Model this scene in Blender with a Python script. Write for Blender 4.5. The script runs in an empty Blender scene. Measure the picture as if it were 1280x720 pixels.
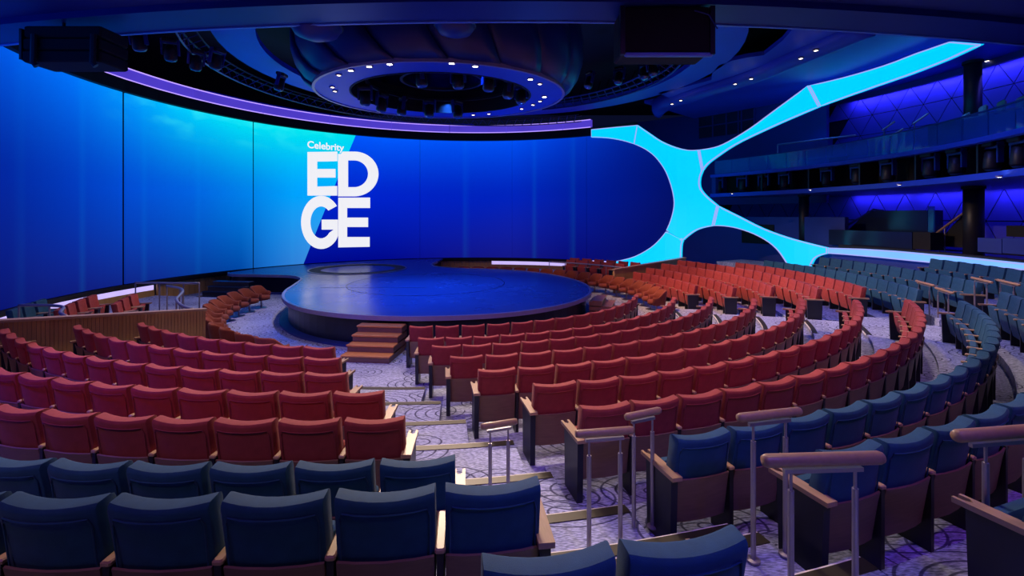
import bpy, math, random
from mathutils import Vector, Matrix
from mathutils.geometry import delaunay_2d_cdt
random.seed(7)
sc = bpy.context.scene
COL = sc.collection
R_, PI = math.radians, math.pi
sin, cos = math.sin, math.cos

# ------------------------------------------------------------------ camera, world, lights, exposure
E = 3.35                       # eye height above the orchestra floor
F = 600.0                      # focal length in pixels of the 1280 px frame
HZ = 270.0                     # horizon row
CX, CY = -2.02, 16.79          # centre of the round hall
cam = bpy.data.cameras.new('camera')
cam.sensor_width = 36.0
cam.lens = F / 1280 * 36
cam.shift_y = -(360 - HZ) / 1280
cam.clip_start = 0.05
cam_o = bpy.data.objects.new('camera', cam)
cam_o.location = (0, 0, E)
cam_o.rotation_euler = (PI / 2, 0, 0)
COL.objects.link(cam_o)
sc.camera = cam_o
w = bpy.data.worlds.new('world')
sc.world = w
w.use_nodes = True
w.node_tree.nodes['Background'].inputs[0].default_value = (0.004, 0.006, 0.03, 1)
w.node_tree.nodes['Background'].inputs[1].default_value = 0.6
sc.view_settings.view_transform = 'Standard'
sc.view_settings.look = 'None'
sc.view_settings.gamma = 1
sc.view_settings.exposure = 0.0
sc.view_settings.use_curve_mapping = False

def lamp(name, kind, loc, to, energy, color, parent=None, size=None, size_y=None, cone=None, blend=0.6, radius=None):
    d = bpy.data.lights.new(name, kind)
    d.energy = energy
    d.color = color
    if kind == 'AREA':
        d.shape = 'RECTANGLE'
        d.size = size
        d.size_y = size_y or size
    if kind == 'SPOT':
        d.spot_size = R_(cone)
        d.spot_blend = blend
        d.shadow_soft_size = radius or 0.1
    o = bpy.data.objects.new(name, d)
    COL.objects.link(o)
    v = Vector(to) - Vector(loc)
    o.location = loc
    o.rotation_euler = v.to_track_quat('-Z', 'Y').to_euler()
    if parent:
        o.parent = parent
    return o

WARM = (1.0, 0.73, 0.54)
ORANGE = (1.0, 0.54, 0.26)
BLUE = (0.08, 0.16, 1.0)
VIOLET = (0.30, 0.14, 1.0)

# ------------------------------------------------------------------ helpers
def pol(R, th, z=0.0):
    t = R_(th)
    return Vector((CX + R * cos(t), CY + R * sin(t), z))

def at(px, py, Y=None, z=None):
    u = (px - 640) / F
    v = (HZ - py) / F
    if Y is None:
        Y = (z - E) / v
    return Vector((u * Y, Y, E + v * Y))

def new(name, verts, faces, mat=None, parent=None, smooth=False):
    me = bpy.data.meshes.new(name)
    me.from_pydata([tuple(v) for v in verts], [], faces)
    me.update()
    if smooth:
        me.polygons.foreach_set('use_smooth', [True] * len(me.polygons))
    if mat:
        me.materials.append(mat)
    return link(name, me, parent)

def link(name, me, parent=None):
    o = bpy.data.objects.new(name, me)
    COL.objects.link(o)
    if parent:
        o.parent = parent
    return o

def empty(name, loc=(0, 0, 0), rz=0.0):
    o = bpy.data.objects.new(name, None)
    o.empty_display_size = 0.1
    COL.objects.link(o)
    o.location = loc
    o.rotation_euler = (0, 0, rz)
    return o

def tag(o, label, cat, group=None):
    o['label'] = label
    o['category'] = cat
    if group:
        o['group'] = group
    return o

def struct(o):
    o['kind'] = 'structure'
    return o

class MB:
    """collects verts and faces of one mesh"""
    def __init__(s):
        s.v, s.f = [], []
    def add(s, vs, fs):
        n = len(s.v)
        s.v += [Vector(p) for p in vs]
        s.f += [tuple(i + n for i in q) for q in fs]
        return s
    def box(s, x0, x1, y0, y1, z0, z1, bev=0.0):
        if bev <= 0:
            vs = [(x, y, z) for z in (z0, z1) for x, y in ((x0, y0), (x1, y0), (x1, y1), (x0, y1))]
            s.add(vs, [(3, 2, 1, 0), (4, 5, 6, 7), (0, 1, 5, 4), (1, 2, 6, 5), (2, 3, 7, 6), (3, 0, 4, 7)])
        else:
            b = bev
            rings = []
            for z, i in ((z0, b), (z0 + b, 0), (z1 - b, 0), (z1, b)):
                a0, a1, c0, c1 = x0 + i, x1 - i, y0 + i, y1 - i
                rings.append([(a0 + b, c0, z), (a1 - b, c0, z), (a1, c0 + b, z), (a1, c1 - b, z), (a1 - b, c1, z), (a0 + b, c1, z), (a0, c1 - b, z), (a0, c0 + b, z)])
            s.loft(rings)
        return s
    def loft(s, rings, cap=True, closed=True):
        n = len(rings[0])
        vs = [p for r in rings for p in r]
        fs = []
        for k in range(len(rings) - 1):
            for i in range(n if closed else n - 1):
                j = (i + 1) % n
                fs.append((k * n + i, k * n + j, (k + 1) * n + j, (k + 1) * n + i))
        if cap:
            fs.append(tuple(range(n - 1, -1, -1)))
            fs.append(tuple((len(rings) - 1) * n + i for i in range(n)))
        return s.add(vs, fs)
    def tube(s, pts, r, n=8, cap=True):
        pts = [Vector(p) for p in pts]
        rings = []
        for i, p in enumerate(pts):
            d = (pts[min(i + 1, len(pts) - 1)] - pts[max(i - 1, 0)]).normalized()
            up = Vector((0, 0, 1)) if abs(d.z) < 0.9 else Vector((1, 0, 0))
            a = d.cross(up).normalized()
            b = a.cross(d)
            rr = r[i] if isinstance(r, (list, tuple)) else r
            rings.append([p + (a * cos(2 * PI * k / n) + b * sin(2 * PI * k / n)) * rr for k in range(n)])
        return s.loft(rings, cap)
    def lathe(s, prof, n=24, c=(0, 0, 0), cap=True):
        rings = [[(c[0] + r * cos(2 * PI * k / n), c[1] + r * sin(2 * PI * k / n), c[2] + z) for k in range(n)] for r, z in prof]
        return s.loft(rings, cap)
    def arc(s, R0, R1, t0, t1, z0, z1, n=None):
        """solid sector of a ring around the hall centre"""
        n = n or max(2, int(abs(t1 - t0) / 2.5))
        rings = []
        for i in range(n + 1):
            t = t0 + (t1 - t0) * i / n
            rings.append([pol(R0, t, z0), pol(R1, t, z0), pol(R1, t, z1), pol(R0, t, z1)])
        return s.loft(rings)
    def build(s, name, mat, parent=None, smooth=False):
        return new(name, s.v, s.f, mat, parent, smooth)

def catmull(pts, n=6, closed=True):
    out = []
    m = len(pts)
    for i in range(m if closed else m - 1):
        if closed:
            p = [Vector(pts[(i + k - 1) % m]) for k in range(4)]
        else:
            p = [Vector(pts[min(max(i + k - 1, 0), m - 1)]) for k in range(4)]
        for j in range(n):
            t = j / n
            out.append(0.5 * (2 * p[1] + (p[2] - p[0]) * t + (2 * p[0] - 5 * p[1] + 4 * p[2] - p[3]) * t * t + (3 * p[1] - p[0] - 3 * p[2] + p[3]) * t ** 3))
    if not closed:
        out.append(Vector(pts[-1]))
    return out

def copy_tree(o, parent=None):
    c = o.copy()
    COL.objects.link(c)
    c.parent = parent
    for ch in list(o.children):
        copy_tree(ch, c)
    return c

ORD = ['zeroth', 'first', 'second', 'third', 'fourth', 'fifth', 'sixth', 'seventh', 'eighth', 'ninth', 'tenth', 'eleventh', 'twelfth', 'thirteenth', 'fourteenth', 'fifteenth', 'sixteenth', 'seventeenth', 'eighteenth', 'nineteenth', 'twentieth', 'twenty-first', 'twenty-second', 'twenty-third', 'twenty-fourth', 'twenty-fifth', 'twenty-sixth', 'twenty-seventh', 'twenty-eighth', 'twenty-ninth', 'thirtieth']

# ------------------------------------------------------------------ materials
def nt(name):
    m = bpy.data.materials.new(name)
    m.use_nodes = True
    t = m.node_tree
    b = t.nodes['Principled BSDF']
    return m, t, b

def mat(name, col, rough=0.5, metal=0.0, var=0.15, scale=8.0, bump=0.0, bscale=60.0, spec=0.5, sheen=0.0, stretch=None):
    m, t, b = nt(name)
    b.inputs['Roughness'].default_value = rough
    b.inputs['Metallic'].default_value = metal
    b.inputs['Specular IOR Level'].default_value = spec
    if sheen:
        b.inputs['Sheen Weight'].default_value = sheen
        b.inputs['Sheen Roughness'].default_value = 0.4
    tc = t.nodes.new('ShaderNodeTexCoord')
    src = tc.outputs['Object']
    if stretch:
        mp = t.nodes.new('ShaderNodeMapping')
        mp.inputs['Scale'].default_value = stretch
        t.links.new(src, mp.inputs[0])
        src = mp.outputs[0]
    n = t.nodes.new('ShaderNodeTexNoise')
    n.inputs['Scale'].default_value = scale
    n.inputs['Detail'].default_value = 4
    t.links.new(src, n.inputs['Vector'])
    mx = t.nodes.new('ShaderNodeMix')
    mx.data_type = 'RGBA'
    mx.inputs['A'].default_value = (*[c * (1 - var) for c in col], 1)
    mx.inputs['B'].default_value = (*[min(1, c * (1 + var)) for c in col], 1)
    t.links.new(n.outputs['Fac'], mx.inputs['Factor'])
    t.links.new(mx.outputs['Result'], b.inputs['Base Color'])
    if bump:
        n2 = t.nodes.new('ShaderNodeTexNoise')
        n2.inputs['Scale'].default_value = bscale
        t.links.new(src, n2.inputs['Vector'])
        bp = t.nodes.new('ShaderNodeBump')
        bp.inputs['Strength'].default_value = bump
        bp.inputs['Distance'].default_value = 0.01
        t.links.new(n2.outputs['Fac'], bp.inputs['Height'])
        t.links.new(bp.outputs[0], b.inputs['Normal'])
    return m

def emit(name, col, strength, var=0.0, scale=2.0):
    m, t, b = nt(name)
    b.inputs['Base Color'].default_value = (*[c * 0.3 for c in col], 1)
    b.inputs['Emission Color'].default_value = (*col, 1)
    b.inputs['Emission Strength'].default_value = strength
    if var:
        tc = t.nodes.new('ShaderNodeTexCoord')
        n = t.nodes.new('ShaderNodeTexNoise')
        n.inputs['Scale'].default_value = scale
        t.links.new(tc.outputs['Object'], n.inputs['Vector'])
        mx = t.nodes.new('ShaderNodeMix')
        mx.data_type = 'RGBA'
        mx.inputs['A'].default_value = (*[c * (1 - var) for c in col], 1)
        mx.inputs['B'].default_value = (*[c * (1 + var) for c in col], 1)
        t.links.new(n.outputs['Fac'], mx.inputs['Factor'])
        t.links.new(mx.outputs['Result'], b.inputs['Emission Color'])
    return m

M = {}
M['red'] = mat('red_velvet', (0.29, 0.042, 0.048), 0.8, var=0.25, scale=14, bump=0.25, bscale=300, sheen=0.08, spec=0.25)
M['blue'] = mat('blue_velvet', (0.012, 0.070, 0.165), 0.8, var=0.25, scale=14, bump=0.25, bscale=300, sheen=0.08, spec=0.25)
M['orange'] = mat('rust_fabric', (0.20, 0.042, 0.026), 0.75, var=0.2, scale=10, bump=0.2, bscale=200, sheen=0.08, spec=0.25)
M['shell'] = mat('brown_back_shell', (0.20, 0.12, 0.08), 0.55, var=0.3, scale=5, stretch=(1, 1, 8))
M['armwood'] = mat('pale_arm_wood', (0.40, 0.26, 0.16), 0.4, var=0.2, scale=10, stretch=(8, 1, 1))
M['black'] = mat('black_metal', (0.012, 0.012, 0.018), 0.45, var=0.3, scale=20)
M['endpanel'] = mat('black_end_panel', (0.014, 0.018, 0.035), 0.4, var=0.2, scale=10)
M['wood'] = mat('oak_slats', (0.50, 0.29, 0.10), 0.45, var=0.25, scale=6, stretch=(1, 1, 0.15))
M['steel'] = mat('brushed_steel', (0.34, 0.31, 0.37), 0.4, metal=0.7, var=0.1, scale=30)
M['railwood'] = mat('rail_wood', (0.36, 0.22, 0.15), 0.35, var=0.2, scale=6, stretch=(6, 1, 6))
M['brass'] = mat('bronze_nosing', (0.03, 0.026, 0.018), 0.5, metal=0.1, var=0.2, scale=20)
M['white'] = mat('white_strip', (0.8, 0.78, 0.75), 0.5, var=0.05)
M['navywall'] = mat('navy_wall', (0.015, 0.035, 0.26), 0.6, var=0.15, scale=1.5)
M['diamond'] = mat('blue_wall_panel', (0.085, 0.09, 0.62), 0.5, var=0.12, scale=1.2)
M['groove'] = mat('dark_groove', (0.004, 0.006, 0.03), 0.7, var=0.1)
M['soffit'] = mat('navy_soffit', (0.010, 0.024, 0.24), 0.45, var=0.12, scale=1.0)
M['ceilblue'] = mat('blue_ceiling', (0.018, 0.065, 0.62), 0.5, var=0.1, scale=0.8)
M['lipblue'] = mat('light_blue_lip', (0.12, 0.30, 0.85), 0.4, var=0.1, scale=1.0)  # brighter paint stands in for LED light along the soffit lip
M['dark'] = mat('matte_black', (0.004, 0.004, 0.008), 0.8, var=0.3)
M['petal'] = mat('navy_petal', (0.007, 0.018, 0.17), 0.4, var=0.15, scale=2)
M['glassdark'] = mat('smoked_panel', (0.012, 0.022, 0.06), 0.15, var=0.2, scale=2)
M['beige'] = mat('beige_leather', (0.45, 0.42, 0.30), 0.6, var=0.1)
M['stage_side'] = mat('black_stage_side', (0.004, 0.006, 0.022), 0.35, var=0.2, scale=3)
M['step_wood'] = mat('step_wood', (0.60, 0.25, 0.08), 0.4, var=0.3, scale=4, stretch=(1, 6, 1))
M['stripe'] = mat('stage_lip', (0.28, 0.26, 0.42), 0.35, var=0.1)
M['lens'] = emit('lamp_lens', (1.0, 0.88, 0.75), 30)
M['lens_dim'] = emit('lamp_lens_soft', (1.0, 0.82, 0.6), 6)
M['cyan'] = emit('cyan_light_panel', (0.0, 0.57, 1.0), 1.15, var=0.06, scale=0.5)
M['lav'] = emit('lavender_edge', (0.38, 0.42, 0.95), 0.9)
M['purple'] = emit('purple_light_band', (0.085, 0.05, 0.62), 0.85, var=0.25, scale=0.6)
M['purple_hi'] = emit('purple_edge_light', (0.45, 0.30, 1.0), 1.3)
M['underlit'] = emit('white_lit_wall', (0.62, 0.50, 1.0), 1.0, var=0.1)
M['bandlight'] = emit('ledge_light', (0.16, 0.42, 1.0), 1.2, var=0.2, scale=0.5)
M['letter'] = emit('white_letters', (0.86, 0.86, 0.88), 1.0, var=0.03, scale=0.4)
M['ledblue'] = emit('blue_led', (0.15, 0.15, 1.0), 2.5)
M['lensblue'] = mat('lens_glass', (0.05, 0.12, 0.3), 0.08, var=0.2, scale=10, spec=1.0)

# glass
m, t, b = nt('railing_glass')
b.inputs['Base Color'].default_value = (0.03, 0.22, 0.65, 1)
b.inputs['Roughness'].default_value = 0.05
b.inputs['Alpha'].default_value = 0.5
n = t.nodes.new('ShaderNodeTexNoise'); n.inputs['Scale'].default_value = 0.7
r = t.nodes.new('ShaderNodeMapRange'); r.inputs['To Min'].default_value = 0.02; r.inputs['To Max'].default_value = 0.1
t.links.new(n.outputs['Fac'], r.inputs['Value']); t.links.new(r.outputs[0], b.inputs['Roughness'])
M['glass'] = m

# carpet: grey lavender with streaks and drawn rings
def carpet():
    m, t, b = nt('swirl_carpet')
    N, L = t.nodes.new, t.links.new
    b.inputs['Roughness'].default_value = 0.9
    b.inputs['Specular IOR Level'].default_value = 0.15
    tc = N('ShaderNodeTexCoord')
    wn = N('ShaderNodeTexNoise'); wn.inputs['Scale'].default_value = 0.9; wn.inputs['Detail'].default_value = 2
    L(tc.outputs['Object'], wn.inputs['Vector'])
    ad = N('ShaderNodeMix'); ad.data_type = 'VECTOR'; ad.inputs['Factor'].default_value = 0.06
    L(tc.outputs['Object'], ad.inputs['A']); L(wn.outputs['Color'], ad.inputs['B'])
    flat = N('ShaderNodeMapping'); flat.inputs['Scale'].default_value = (1, 1, 0)
    L(ad.outputs['Result'], flat.inputs[0])
    tot = None
    def mth(op, a, b2=None):
        k = N('ShaderNodeMath'); k.operation = op
        for i, v in enumerate((a, b2)):
            if v is None: continue
            if isinstance(v, (int, float)): k.inputs[i].default_value = v
            else: L(v, k.inputs[i])
        return k.outputs[0]
    for off, scl, freq, rot in (((0.3, 0.2, 0), 0.95, 62, 0.5), ((3.3, 1.7, 0), 0.75, 74, -0.7)):
        mp = N('ShaderNodeMapping'); mp.inputs['Location'].default_value = off
        mp.inputs['Scale'].default_value = (0.8, 1.3, 1); mp.inputs['Rotation'].default_value = (0, 0, rot)
        L(flat.outputs[0], mp.inputs[0])
        v = N('ShaderNodeTexVoronoi'); v.inputs['Scale'].default_value = scl; v.inputs['Randomness'].default_value = 0.85
        v.voronoi_dimensions = '2D'
        L(mp.outputs[0], v.inputs['Vector'])
        sp = N('ShaderNodeSeparateColor'); L(v.outputs['Color'], sp.inputs[0])
        ph = mth('ADD', mth('MULTIPLY', v.outputs['Distance'], freq), mth('MULTIPLY', sp.outputs[0], 6.0))
        mr = N('ShaderNodeMapRange'); mr.inputs['From Min'].default_value = 0.80; mr.inputs['From Max'].default_value = 0.94
        L(mth('SINE', ph), mr.inputs['Value'])
        lim = mth('LESS_THAN', v.outputs['Distance'], mth('ADD', mth('MULTIPLY', sp.outputs[1], 0.22), 0.28))
        pr = mth('MULTIPLY', mr.outputs[0], lim)
        tot = pr if tot is None else mth('MAXIMUM', tot, pr)
    smp = N('ShaderNodeMapping'); smp.inputs['Scale'].default_value = (9, 44, 9); smp.inputs['Rotation'].default_value = (0, 0, 0.6)
    L(ad.outputs['Result'], smp.inputs[0])
    sn2 = N('ShaderNodeTexNoise'); sn2.inputs['Scale'].default_value = 2.6; sn2.inputs['Detail'].default_value = 6
    L(smp.outputs[0], sn2.inputs['Vector'])
    cr = N('ShaderNodeValToRGB')
    cr.color_ramp.elements[0].position = 0.38; cr.color_ramp.elements[0].color = (0.17, 0.195, 0.33, 1)
    cr.color_ramp.elements[1].position = 0.62; cr.color_ramp.elements[1].color = (0.50, 0.56, 0.86, 1)
    L(sn2.outputs['Fac'], cr.inputs[0])
    mx = N('ShaderNodeMix'); mx.data_type = 'RGBA'
    mx.inputs['B'].default_value = (0.03, 0.03, 0.09, 1)
    fm = N('ShaderNodeMath'); fm.operation = 'MULTIPLY'; fm.inputs[1].default_value = 0.85
    L(tot, fm.inputs[0]); L(fm.outputs[0], mx.inputs['Factor'])
    L(cr.outputs[0], mx.inputs['A'])
    L(mx.outputs['Result'], b.inputs['Base Color'])
    bp = N('ShaderNodeBump'); bp.inputs['Strength'].default_value = 0.3; bp.inputs['Distance'].default_value = 0.006
    L(sn2.outputs['Fac'], bp.inputs['Height']); L(bp.outputs[0], b.inputs['Normal'])
    return m
M['carpet'] = carpet()

# glossy stage floor
m, t, b = nt('stage_floor')
tc = t.nodes.new('ShaderNodeTexCoord')
n = t.nodes.new('ShaderNodeTexNoise'); n.inputs['Scale'].default_value = 0.7; n.inputs['Detail'].default_value = 5
t.links.new(tc.outputs['Object'], n.inputs['Vector'])
cr = t.nodes.new('ShaderNodeValToRGB')
cr.color_ramp.elements[0].color = (0.04, 0.085, 0.26, 1); cr.color_ramp.elements[1].color = (0.07, 0.13, 0.36, 1)
t.links.new(n.outputs['Fac'], cr.inputs[0]); t.links.new(cr.outputs[0], b.inputs['Base Color'])
r = t.nodes.new('ShaderNodeMapRange'); r.inputs['To Min'].default_value = 0.16; r.inputs['To Max'].default_value = 0.34
t.links.new(n.outputs['Fac'], r.inputs['Value']); t.links.new(r.outputs[0], b.inputs['Roughness'])
M['stage'] = m

# ------------------------------------------------------------------ the seating plan (row radius, back-top drop below the eye)
SH = 0.92                                   # seat height
ROW_C = [(6.20, 2.43, -92.6, -17.7), (7.31, 2.41, -88.9, -19.8), (8.32, 2.30, -86.0, -22.0), (9.39, 2.19, -83.7, -25.4), (10.44, 2.08, -81.5, -26.5),
         (11.51, 1.94, -78.7, -29.5), (12.45, 1.85, -77.6, -29.6), (13.34, 1.79, -75.6, -29.8), (14.15, 1.62, -73.0, -27.5), (15.1, 1.38, -71.4, -45.0)]
ROW_L = [(9.00, 2.15, -95.6), (9.96, 2.03, -92.4), (10.88, 1.94, -90.0), (11.80, 1.84, -86.6), (12.64, 1.77, -85.0), (13.57, 1.68, -83.0), (14.36, 1.44, -81.2), (15.13, 1.30, -78.6)]
ROW_R = [(8.48, 2.43, 29.6, -0.7), (9.27, 2.29, 29.8, -9.6), (10.20, 2.14, 29.6, -13.4), (11.16, 2.03, 29.3, -18.1), (12.35, 1.99, 18.5, -16.3), (13.23, 1.87, 15.5, -20.8), (14.35, 1.61, 8.5, -21.3), (15.75, 1.38, -4.2, -21.5)]
fz = lambda H: max(0.0, E - H - SH)

# ------------------------------------------------------------------ floor
floor = struct(MB().box(-24, 26, -6, 36, -0.3, 0.0).build('floor', M['carpet']))
def treads(rows, t_of, name='tread'):
    out = []
    for i, row in enumerate(rows):
        z = fz(row[1])
        if z < 0.01:
            continue
        r0 = (rows[i - 1][0] if i else row[0] - 1.0) + 0.22
        r1 = (row[0] + 0.22) if i < len(rows) - 1 else row[0] + 0.9
        a, b2 = t_of(i)
        o = MB().arc(r0, r1, a, b2, -0.05, z, n=max(3, int(abs(b2 - a) / 3))).build(name, M['carpet'], floor)
        out.append((r0, z))
    return out
bC = lambda i: ROW_C[i][2] - 0.7
treadL = treads(ROW_L, lambda i: (-131.0, bC(i + 2)))
treadC = treads(ROW_C, lambda i: (bC(i), ROW_R[i - 2][3] - 0.8 if 2 <= i <= 9 else -5))
treadR = treads(ROW_R, lambda i: (ROW_R[i][3] - 0.8, 31.5))
# last terrace behind the seats, where the camera stands
MB().arc(16.05, 24, -131, -20, -0.05, 1.42, n=40).build('tread', M['carpet'], floor)
# raised boxes beside the stage
for a, b2 in ((-190, -131.8), (32.8, 80)):
    MB().arc(8.3, 12.2, a, b2, -0.05, 0.22).build('box_platform', M['carpet'], floor)
# bronze nosings with a white line on the aisle steps
def nosing(r0, z, a, b2):
    MB().arc(r0 - 0.02, r0 + 0.09, a, b2, z - 0.015, z + 0.008, n=5).build('nosing', M['brass'], floor)
    MB().arc(r0 - 0.035, r0 - 0.018, a, b2, z - 0.02, z + 0.004, n=5).build('white_line', M['white'], floor)
for i in range(8):
    r0 = (ROW_L[i - 1][0] if i else ROW_L[0][0] - 1) + 0.22
    nosing(r0, fz(ROW_L[i][1]), ROW_L[i][2] + 0.5, bC(i + 2) - 0.05)
for i in range(2, 9):
    r0 = ROW_C[i - 1][0] + 0.22
    nosing(r0, fz(ROW_C[i][1]), ROW_C[i][3] + 1.2, ROW_R[i - 2][3] - 1.6)
# half steps in the upper part of the near aisle
for i, dr in ((6, 0.30), (7, 0.30)):
    r1 = ROW_L[i - 1][0] + 0.22
    z = (fz(ROW_L[i - 1][1]) + fz(ROW_L[i][1])) / 2
    a, b2 = ROW_L[i][2] + 0.6, bC(i + 2) - 0.1
    MB().arc(r1 - dr, r1, a, b2, 0, z, n=5).build('half_step', M['carpet'], floor)
    nosing(r1 - dr, z, a, b2)

# ------------------------------------------------------------------ the screen wall
RS, ZS0, ZS1 = 12.25, 0.84, 7.88
def ray_R(px, R=RS):
    """angle where the view column px meets the far side of the circle R"""
    u = (px - 640) / F
    a = u * u + 1
    b2 = -2 * (u * CX + CY)
    c = CX * CX + CY * CY - R * R
    Y = (-b2 + math.sqrt(b2 * b2 - 4 * a * c)) / (2 * a)
    th = math.degrees(math.atan2(Y - CY, u * Y - CX))
    return (th + 360 if th < -100 else th), Y
def scr(px, py, R=RS):
    th, Y = ray_R(px, R)
    return th, E + (HZ - py) / F * Y           # (angle, height) on the screen

# screen picture: blue gradient, brighter upper left, a slanted edge between the light and the dark half
def screen_mat():
    m, t, b = nt('screen_picture')
    N, L = t.nodes.new, t.links.new
    b.inputs['Base Color'].default_value = (0.004, 0.006, 0.02, 1)
    b.inputs['Roughness'].default_value = 0.7
    b.inputs['Specular IOR Level'].default_value = 0.1
    at_ = N('ShaderNodeUVMap'); at_.uv_map = 'picture'      # x = (150 deg - angle)/100, y = height 0..1
    sp = N('ShaderNodeSeparateXYZ'); L(at_.outputs[0], sp.inputs[0])
    X, Yv = sp.outputs[0], sp.outputs[1]
    def math_(op, a, b2=None, c=None):
        k = N('ShaderNodeMath'); k.operation = op
        for i, v in enumerate((a, b2, c)):
            if v is None: continue
            if isinstance(v, (int, float)): k.inputs[i].default_value = v
            else: L(v, k.inputs[i])
        return k.outputs[0]
    def ramp(v, pts):
        k = N('ShaderNodeValToRGB'); L(v, k.inputs[0])
        e = k.color_ramp.elements
        e[0].position, e[0].color = pts[0][0], (*pts[0][1], 1)
        e[1].position, e[1].color = pts[-1][0], (*pts[-1][1], 1)
        for p, c in pts[1:-1]:
            q = e.new(p); q.color = (*c, 1)
        return k.outputs[0]
    def mixc(f_, a, b2, mode='MIX'):
        k = N('ShaderNodeMix'); k.data_type = 'RGBA'; k.blend_type = mode
        if isinstance(f_, (int, float)): k.inputs['Factor'].default_value = f_
        else: L(f_, k.inputs['Factor'])
        for nme, v in (('A', a), ('B', b2)):
            L(v, k.inputs[nme])
        return k.outputs['Result']
    # horizontal ramps at the top, the middle and the bottom (x: 0 = far left, 1 = far right)
    return m, t, b, X, Yv, math_, ramp, mixc
def px2x(px):
    return (240 - ray_R(px)[0]) / 220.0
m, t, b, X, Yv, math_, ramp, mixc = screen_mat()
P = lambda *a: [(px2x(p), c) for p, c in a]
top_l = ramp(X, P((4, (0.0, 0.10, 0.80)), (90, (0.0, 0.17, 0.95)), (165, (0.0, 0.33, 1.0)), (230, (0.0, 0.60, 0.98)), (300, (0.0, 0.78, 0.93)), (400, (0.0, 0.80, 0.86)), (470, (0.0, 0.70, 0.90))))
mid_l = ramp(X, P((4, (0.0, 0.017, 0.34)), (90, (0.0, 0.04, 0.50)), (165, (0.0, 0.075, 0.66)), (240, (0.0, 0.12, 0.74)), (317, (0.0, 0.23, 0.82)), (370, (0.0, 0.36, 0.97)), (440, (0.0, 0.42, 1.0))))
bot_l = ramp(X, P((4, (0.0, 0.004, 0.15)), (110, (0.003, 0.010, 0.20)), (200, (0.003, 0.022, 0.26)), (300, (0.0, 0.06, 0.36)), (340, (0.01, 0.16, 0.60)), (400, (0.05, 0.27, 0.75))))
top_r = ramp(X, P((380, (0.0, 0.08, 0.95)), (480, (0.0, 0.10, 0.98)), (560, (0.0, 0.085, 0.92)), (640, (0.0, 0.08, 0.90)), (700, (0.0, 0.045, 0.65)), (780, (0.0, 0.016, 0.33)), (842, (0.0, 0.007, 0.16))))
mid_r = ramp(X, P((380, (0.0, 0.018, 0.62)), (480, (0.0, 0.016, 0.60)), (560, (0.0, 0.015, 0.53)), (640, (0.0, 0.016, 0.50)), (720, (0.0, 0.011, 0.33)), (842, (0.0, 0.004, 0.13))))
bot_r = ramp(X, P((380, (0.0, 0.002, 0.25)), (480, (0.0, 0.002, 0.26)), (560, (0.004, 0.006, 0.25)), (640, (0.006, 0.008, 0.24)), (720, (0.001, 0.002, 0.17)), (842, (0.0, 0.002, 0.09))))
def vmix(tp, md, bt):
    f1 = N_map(Yv, 0.0, 0.5)
    f2 = N_map(Yv, 0.5, 1.0, 1.6)
    return mixc(f2, mixc(f1, bt, md), tp)
def N_map(v, a, b2, pw=1.0):
    k = t.nodes.new('ShaderNodeMapRange'); k.inputs['From Min'].default_value = a; k.inputs['From Max'].default_value = b2
    t.links.new(v, k.inputs['Value'])
    return math_('POWER', k.outputs[0], pw) if pw != 1.0 else k.outputs[0]
left = vmix(top_l, mid_l, bot_l)
right = vmix(top_r, mid_r, bot_r)
# faint vertical light streaks, part of the picture
pk = []
for p_ in (25, 103, 180, 247, 366, 582, 668, 716):
    pk += [(px2x(p_ - 4), (0, 0, 0)), (px2x(p_), (1, 1, 1)), (px2x(p_ + 4), (0, 0, 0))]
stv = math_('MULTIPLY', ramp(X, pk), 0.055)
# drawn clouds near the top of the light half
uvn = t.nodes.new('ShaderNodeUVMap'); uvn.uv_map = 'picture'
mpn = t.nodes.new('ShaderNodeMapping'); mpn.inputs['Scale'].default_value = (30, 9, 1); mpn.inputs['Rotation'].default_value = (0, 0, 0.25)
t.links.new(uvn.outputs[0], mpn.inputs[0])
cn = t.nodes.new('ShaderNodeTexNoise'); cn.inputs['Scale'].default_value = 0.8; cn.inputs['Detail'].default_value = 3
t.links.new(mpn.outputs[0], cn.inputs['Vector'])
cx_ = ramp(X, [(px2x(120), (0, 0, 0)), (px2x(230), (1, 1, 1)), (px2x(330), (1, 1, 1)), (px2x(460), (0.3, 0.3, 0.3))])
cloud = math_('MULTIPLY', math_('MULTIPLY', math_('MULTIPLY', N_map(cn.outputs['Fac'], 0.48, 0.62), N_map(Yv, 0.80, 0.95)), cx_), 0.35)
cl = t.nodes.new('ShaderNodeRGB'); cl.outputs[0].default_value = (0.05, 0.95, 0.95, 1)
left = mixc(cloud, left, cl.outputs[0])
# slanted edge: from (446,162) at the top to (380,330) at the bottom
a0, z0_ = scr(446, 166); a1, z1_ = scr(379, 331)
x0_, x1_ = (240 - a0) / 220, (240 - a1) / 220
v0_, v1_ = (z0_ - ZS0) / (ZS1 - ZS0), (z1_ - ZS0) / (ZS1 - ZS0)
line = math_('MULTIPLY_ADD', math_('SUBTRACT', Yv, v1_), (x0_ - x1_) / (v0_ - v1_), x1_)
side = math_('GREATER_THAN', X, line)
pic = mixc(side, left, right)
hl = t.nodes.new('ShaderNodeRGB'); hl.outputs[0].default_value = (0.0, 0.35, 1.0, 1)
pic2 = mixc(stv, pic, hl.outputs[0], 'SCREEN')
pic = pic2
t.links.new(pic, b.inputs['Emission Color'])
b.inputs['Emission Strength'].default_value = 1.0
M['screen'] = m

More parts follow.
